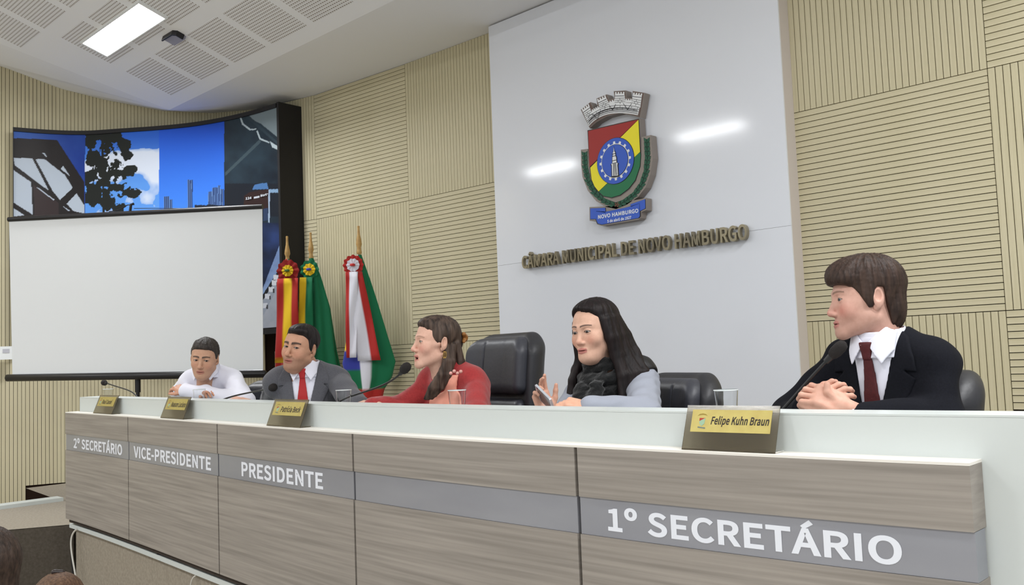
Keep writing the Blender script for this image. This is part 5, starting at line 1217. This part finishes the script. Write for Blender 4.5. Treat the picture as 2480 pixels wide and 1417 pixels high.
# dots woven in the tie
nt=mt.node_tree; vo=nt.nodes.new('ShaderNodeTexVoronoi'); vo.inputs['Scale'].default_value=48; tcn=nt.nodes.new('ShaderNodeTexCoord'); nt.links.new(tcn.outputs['Object'],vo.inputs['Vector'])
lt=nt.nodes.new('ShaderNodeMath'); lt.operation='LESS_THAN'; lt.inputs[1].default_value=.10; nt.links.new(vo.outputs['Distance'],lt.inputs[0]); mxn=nt.nodes.new('ShaderNodeMix'); mxn.data_type='RGBA'; nt.links.new(lt.outputs[0],mxn.inputs[0])
bs=nt.nodes['Principled BSDF']; src=bs.inputs['Base Color'].links[0].from_socket; nt.links.new(src,mxn.inputs[6]); mxn.inputs[7].default_value=(*s2l(190,160,160),1); nt.links.new(mxn.outputs[2],bs.inputs['Base Color'])
sR,sL=p5.L(-.142,.035,-.075),p5.L(.134,.035,-.075)
eR,wR=p5.fr(1912,1012,.55),p5.fr(1952,1002,.38); eL,wL=p5.fr(2278,1010,.52),p5.fr(2080,1012,.38)
suit(p5,(sR,sL),(eR,eL),(wR,wL),M_SUIT,mt,seed=4,sw=.118,tie_w=.036)
for q,w in ((0,wR),(1,wL)):
    G=Sculpt(w-.06,w+.06,.004); 
    e_=(eR,eL)[q]; d=(w-e_)/np.linalg.norm(w-e_); G.cap(w-d*.01,w+d*.014,.034,.033,.004); G.cap(w-d*.05,w+d*.04,.029,.028,.004,sub=True); p5.cloth('shirt_cuff',G,M_SHIRTW)
# clasped hands
hl,hr=p5.fr(2050,988,.37),p5.fr(1955,994,.37)
lo=np.minimum(hl,hr)-.13; hi=np.maximum(hl,hr)+.13; S=Sculpt(lo,hi,.0023)
fl=p5.fr(1968,952,.33)-hl; 
nb=p5.loc(p5.N+0)-p5.loc(p5.N+0); toC=p5.loc(CAMP)-hl; toC/=np.linalg.norm(toC); up=np.array([0,0,1.0])
hand(S,hl,fl,toC*.8+up*.6,1,[(.5,1.1,.6),(.45,1.15,.6),(.4,1.1,.6),(.35,1.0,.6)],.06,(.2,.3),sc=.98)
S2=Sculpt(lo,hi,.0023)
fr=p5.fr(2010,950,.37)-hr; hand(S2,hr+np.array([0,0,.0]),fr,toC*.75+up*.25-p5.loc(p5.N+np.array([.714,.70,0]))*.3,-1,[(.55,.75,.4),(.6,.8,.4),(.6,.85,.4),(.6,.9,.4)],.05,(-.1,.5),sc=.98)
S.F=np.minimum(S.F,S2.F); 
tb=p5.fr(2004,950,.34); S.chain([p5.fr(2022,967,.35),tb,tb+np.array([0,0,.022])],[.013,.0105,.0085],.005)
p5.handmesh(S,(214,166,146))
# hair: full brown mop brushed to the side
S=Sculpt((-.115,-.150,-.14),(.115,.150,.165),.0024)
S.ell((0,.018,.044),(.084,.104,.088),.01); S.ell((0,-.035,.073),(.072,.076,.050),.03); S.ell((.02,-.066,.056),(.058,.042,.034),.02); S.ell((0,.055,-.03),(.064,.056,.080),.02)
[S.ell((q*.067,-.004,.012),(.0185,.040,.055),.012) for q in (-1,1)]; S.add(hairnoise(hp,.0028,15,55,3)); S.add(folds(.0003,9,160))
hl_=line([-.14,-.10,-.085,-.070,-.055,-.040,-.030,-.016,-.006,.004,.012,.03,.040,.052,.13],[.050,.046,.043,.038,.028,.010,-.012,-.034,-.034,.018,.026,.022,-.030,-.100,-.110])
S.clip(lambda X,Y,Z:(hl_(Y)-Z)*.75+0*X,.006)
p5.hair(S,hairmat('brown',(40,30,26),(68,52,44),(90,90,14)))
p5.legs(M_TROU); p5.finish()
chair((-3.09,3.04),54,True,'tall black leather chair behind woman in red top')
chair((-2.13,3.05),56,False,'black leather chair behind woman with long dark hair')
chair((-1.12,2.98),66,False,'black leather chair behind man in dark suit')
chair((-5.05,2.98),35,False,'dark leather chair behind man in white shirt')

# ================================================================ audience heads at the lower left
def listener(px,py,d,phi,label,hm,hs,bun=False):
    hp=dict(skin=(204,160,138),hair=(50,36,30)); H=atD(px,py,d); a=facing(H,phi); R=rz(a)
    e=empty('person',(H[0],H[1],-.15),label,'person','listeners in the hall')
    V,Q,C=head_skin(hp); b=Sculpt((-.3,-.25,-.80),(.3,.3,-.10),.014); b.cap((0,.04,-.12),(0,.05,-.25),.055,.07,.03); b.ell((0,.05,-.45),(.18,.12,.26),.05); b.cap((-.16,.05,-.27),(.16,.05,-.27),.06,.06,.04)
    V2,Q2=b.mesh(1); W,Qq,Cc=join([(V,Q,C),(V2,Q2,np.tile(np.array(s2l(204,160,138)),(len(V2),1)))]); npmesh('body',W@R.T+H,Qq,skinmat(),e,Cc)
    S=Sculpt((-.12,-.14,-.13),(.12,.20,.17),.003); S.ell((0,.018,.044),(.084*hs,.104,.088*hs),.01); S.ell((0,.055,-.03),(.066*hs,.056,.075),.02); [S.ell((q*.067,.004,.012),(.0185,.044,.055),.012) for q in (-1,1)]
    hl_=line([-.12,-.085,-.07,-.055,-.03,-.012,-.002,.012,.03,.045,.2],[.070,.064,.056,.044,.0,-.03,.018,.024,.018,-.06,-.10]); S.clip(lambda X,Y,Z:(hl_(Y)-Z)*.8+0*X,.015)
    if bun: S.ell((0,.125,.06),(.035,.03,.035),.01)
    S.add(hairnoise(hp,.0018,20,40,3)); v,q=S.mesh(1); npmesh('hair',v@R.T+H,q,hm,e)
    T=Sculpt((-.36,-.28,-.85),(.36,.32,-.15),.012); T.ell((0,.05,-.45),(.20,.14,.28),.05); T.cap((-.17,.05,-.28),(.17,.05,-.28),.075,.075,.04); T.cap((-.21,.05,-.3),(-.25,-.02,-.6),.06,.055,.03); T.cap((.21,.05,-.3),(.25,-.02,-.6),.06,.055,.03)
    v,q=T.mesh(2); npmesh('jacket',v@R.T+H,q,mat('dark_jacket',s2l(44,40,42),.85),e)
    return H,R,e
listener(-52,1396,2.35,150,'listener with short dark hair at the lower left corner',hairmat('listener',(40,32,28),(70,56,48),(120,120,60)),1.02)
H,R,e=listener(142,1478,3.1,185,'listener of whom only the brown hair top with clip shows',hairmat('listener2',(70,50,40),(112,86,66),(120,120,40)),1.0)
c_=Sculpt((-.03,-.03,.10),(.03,.06,.17),.003); c_.chain([(-.012,.012,.128),(.012,.02,.134)],[.010,.010],.006); v,q=c_.mesh(1); npmesh('hair_clip',v@R.T+H,q,mat('dark_clip',s2l(40,30,28),.4),e)
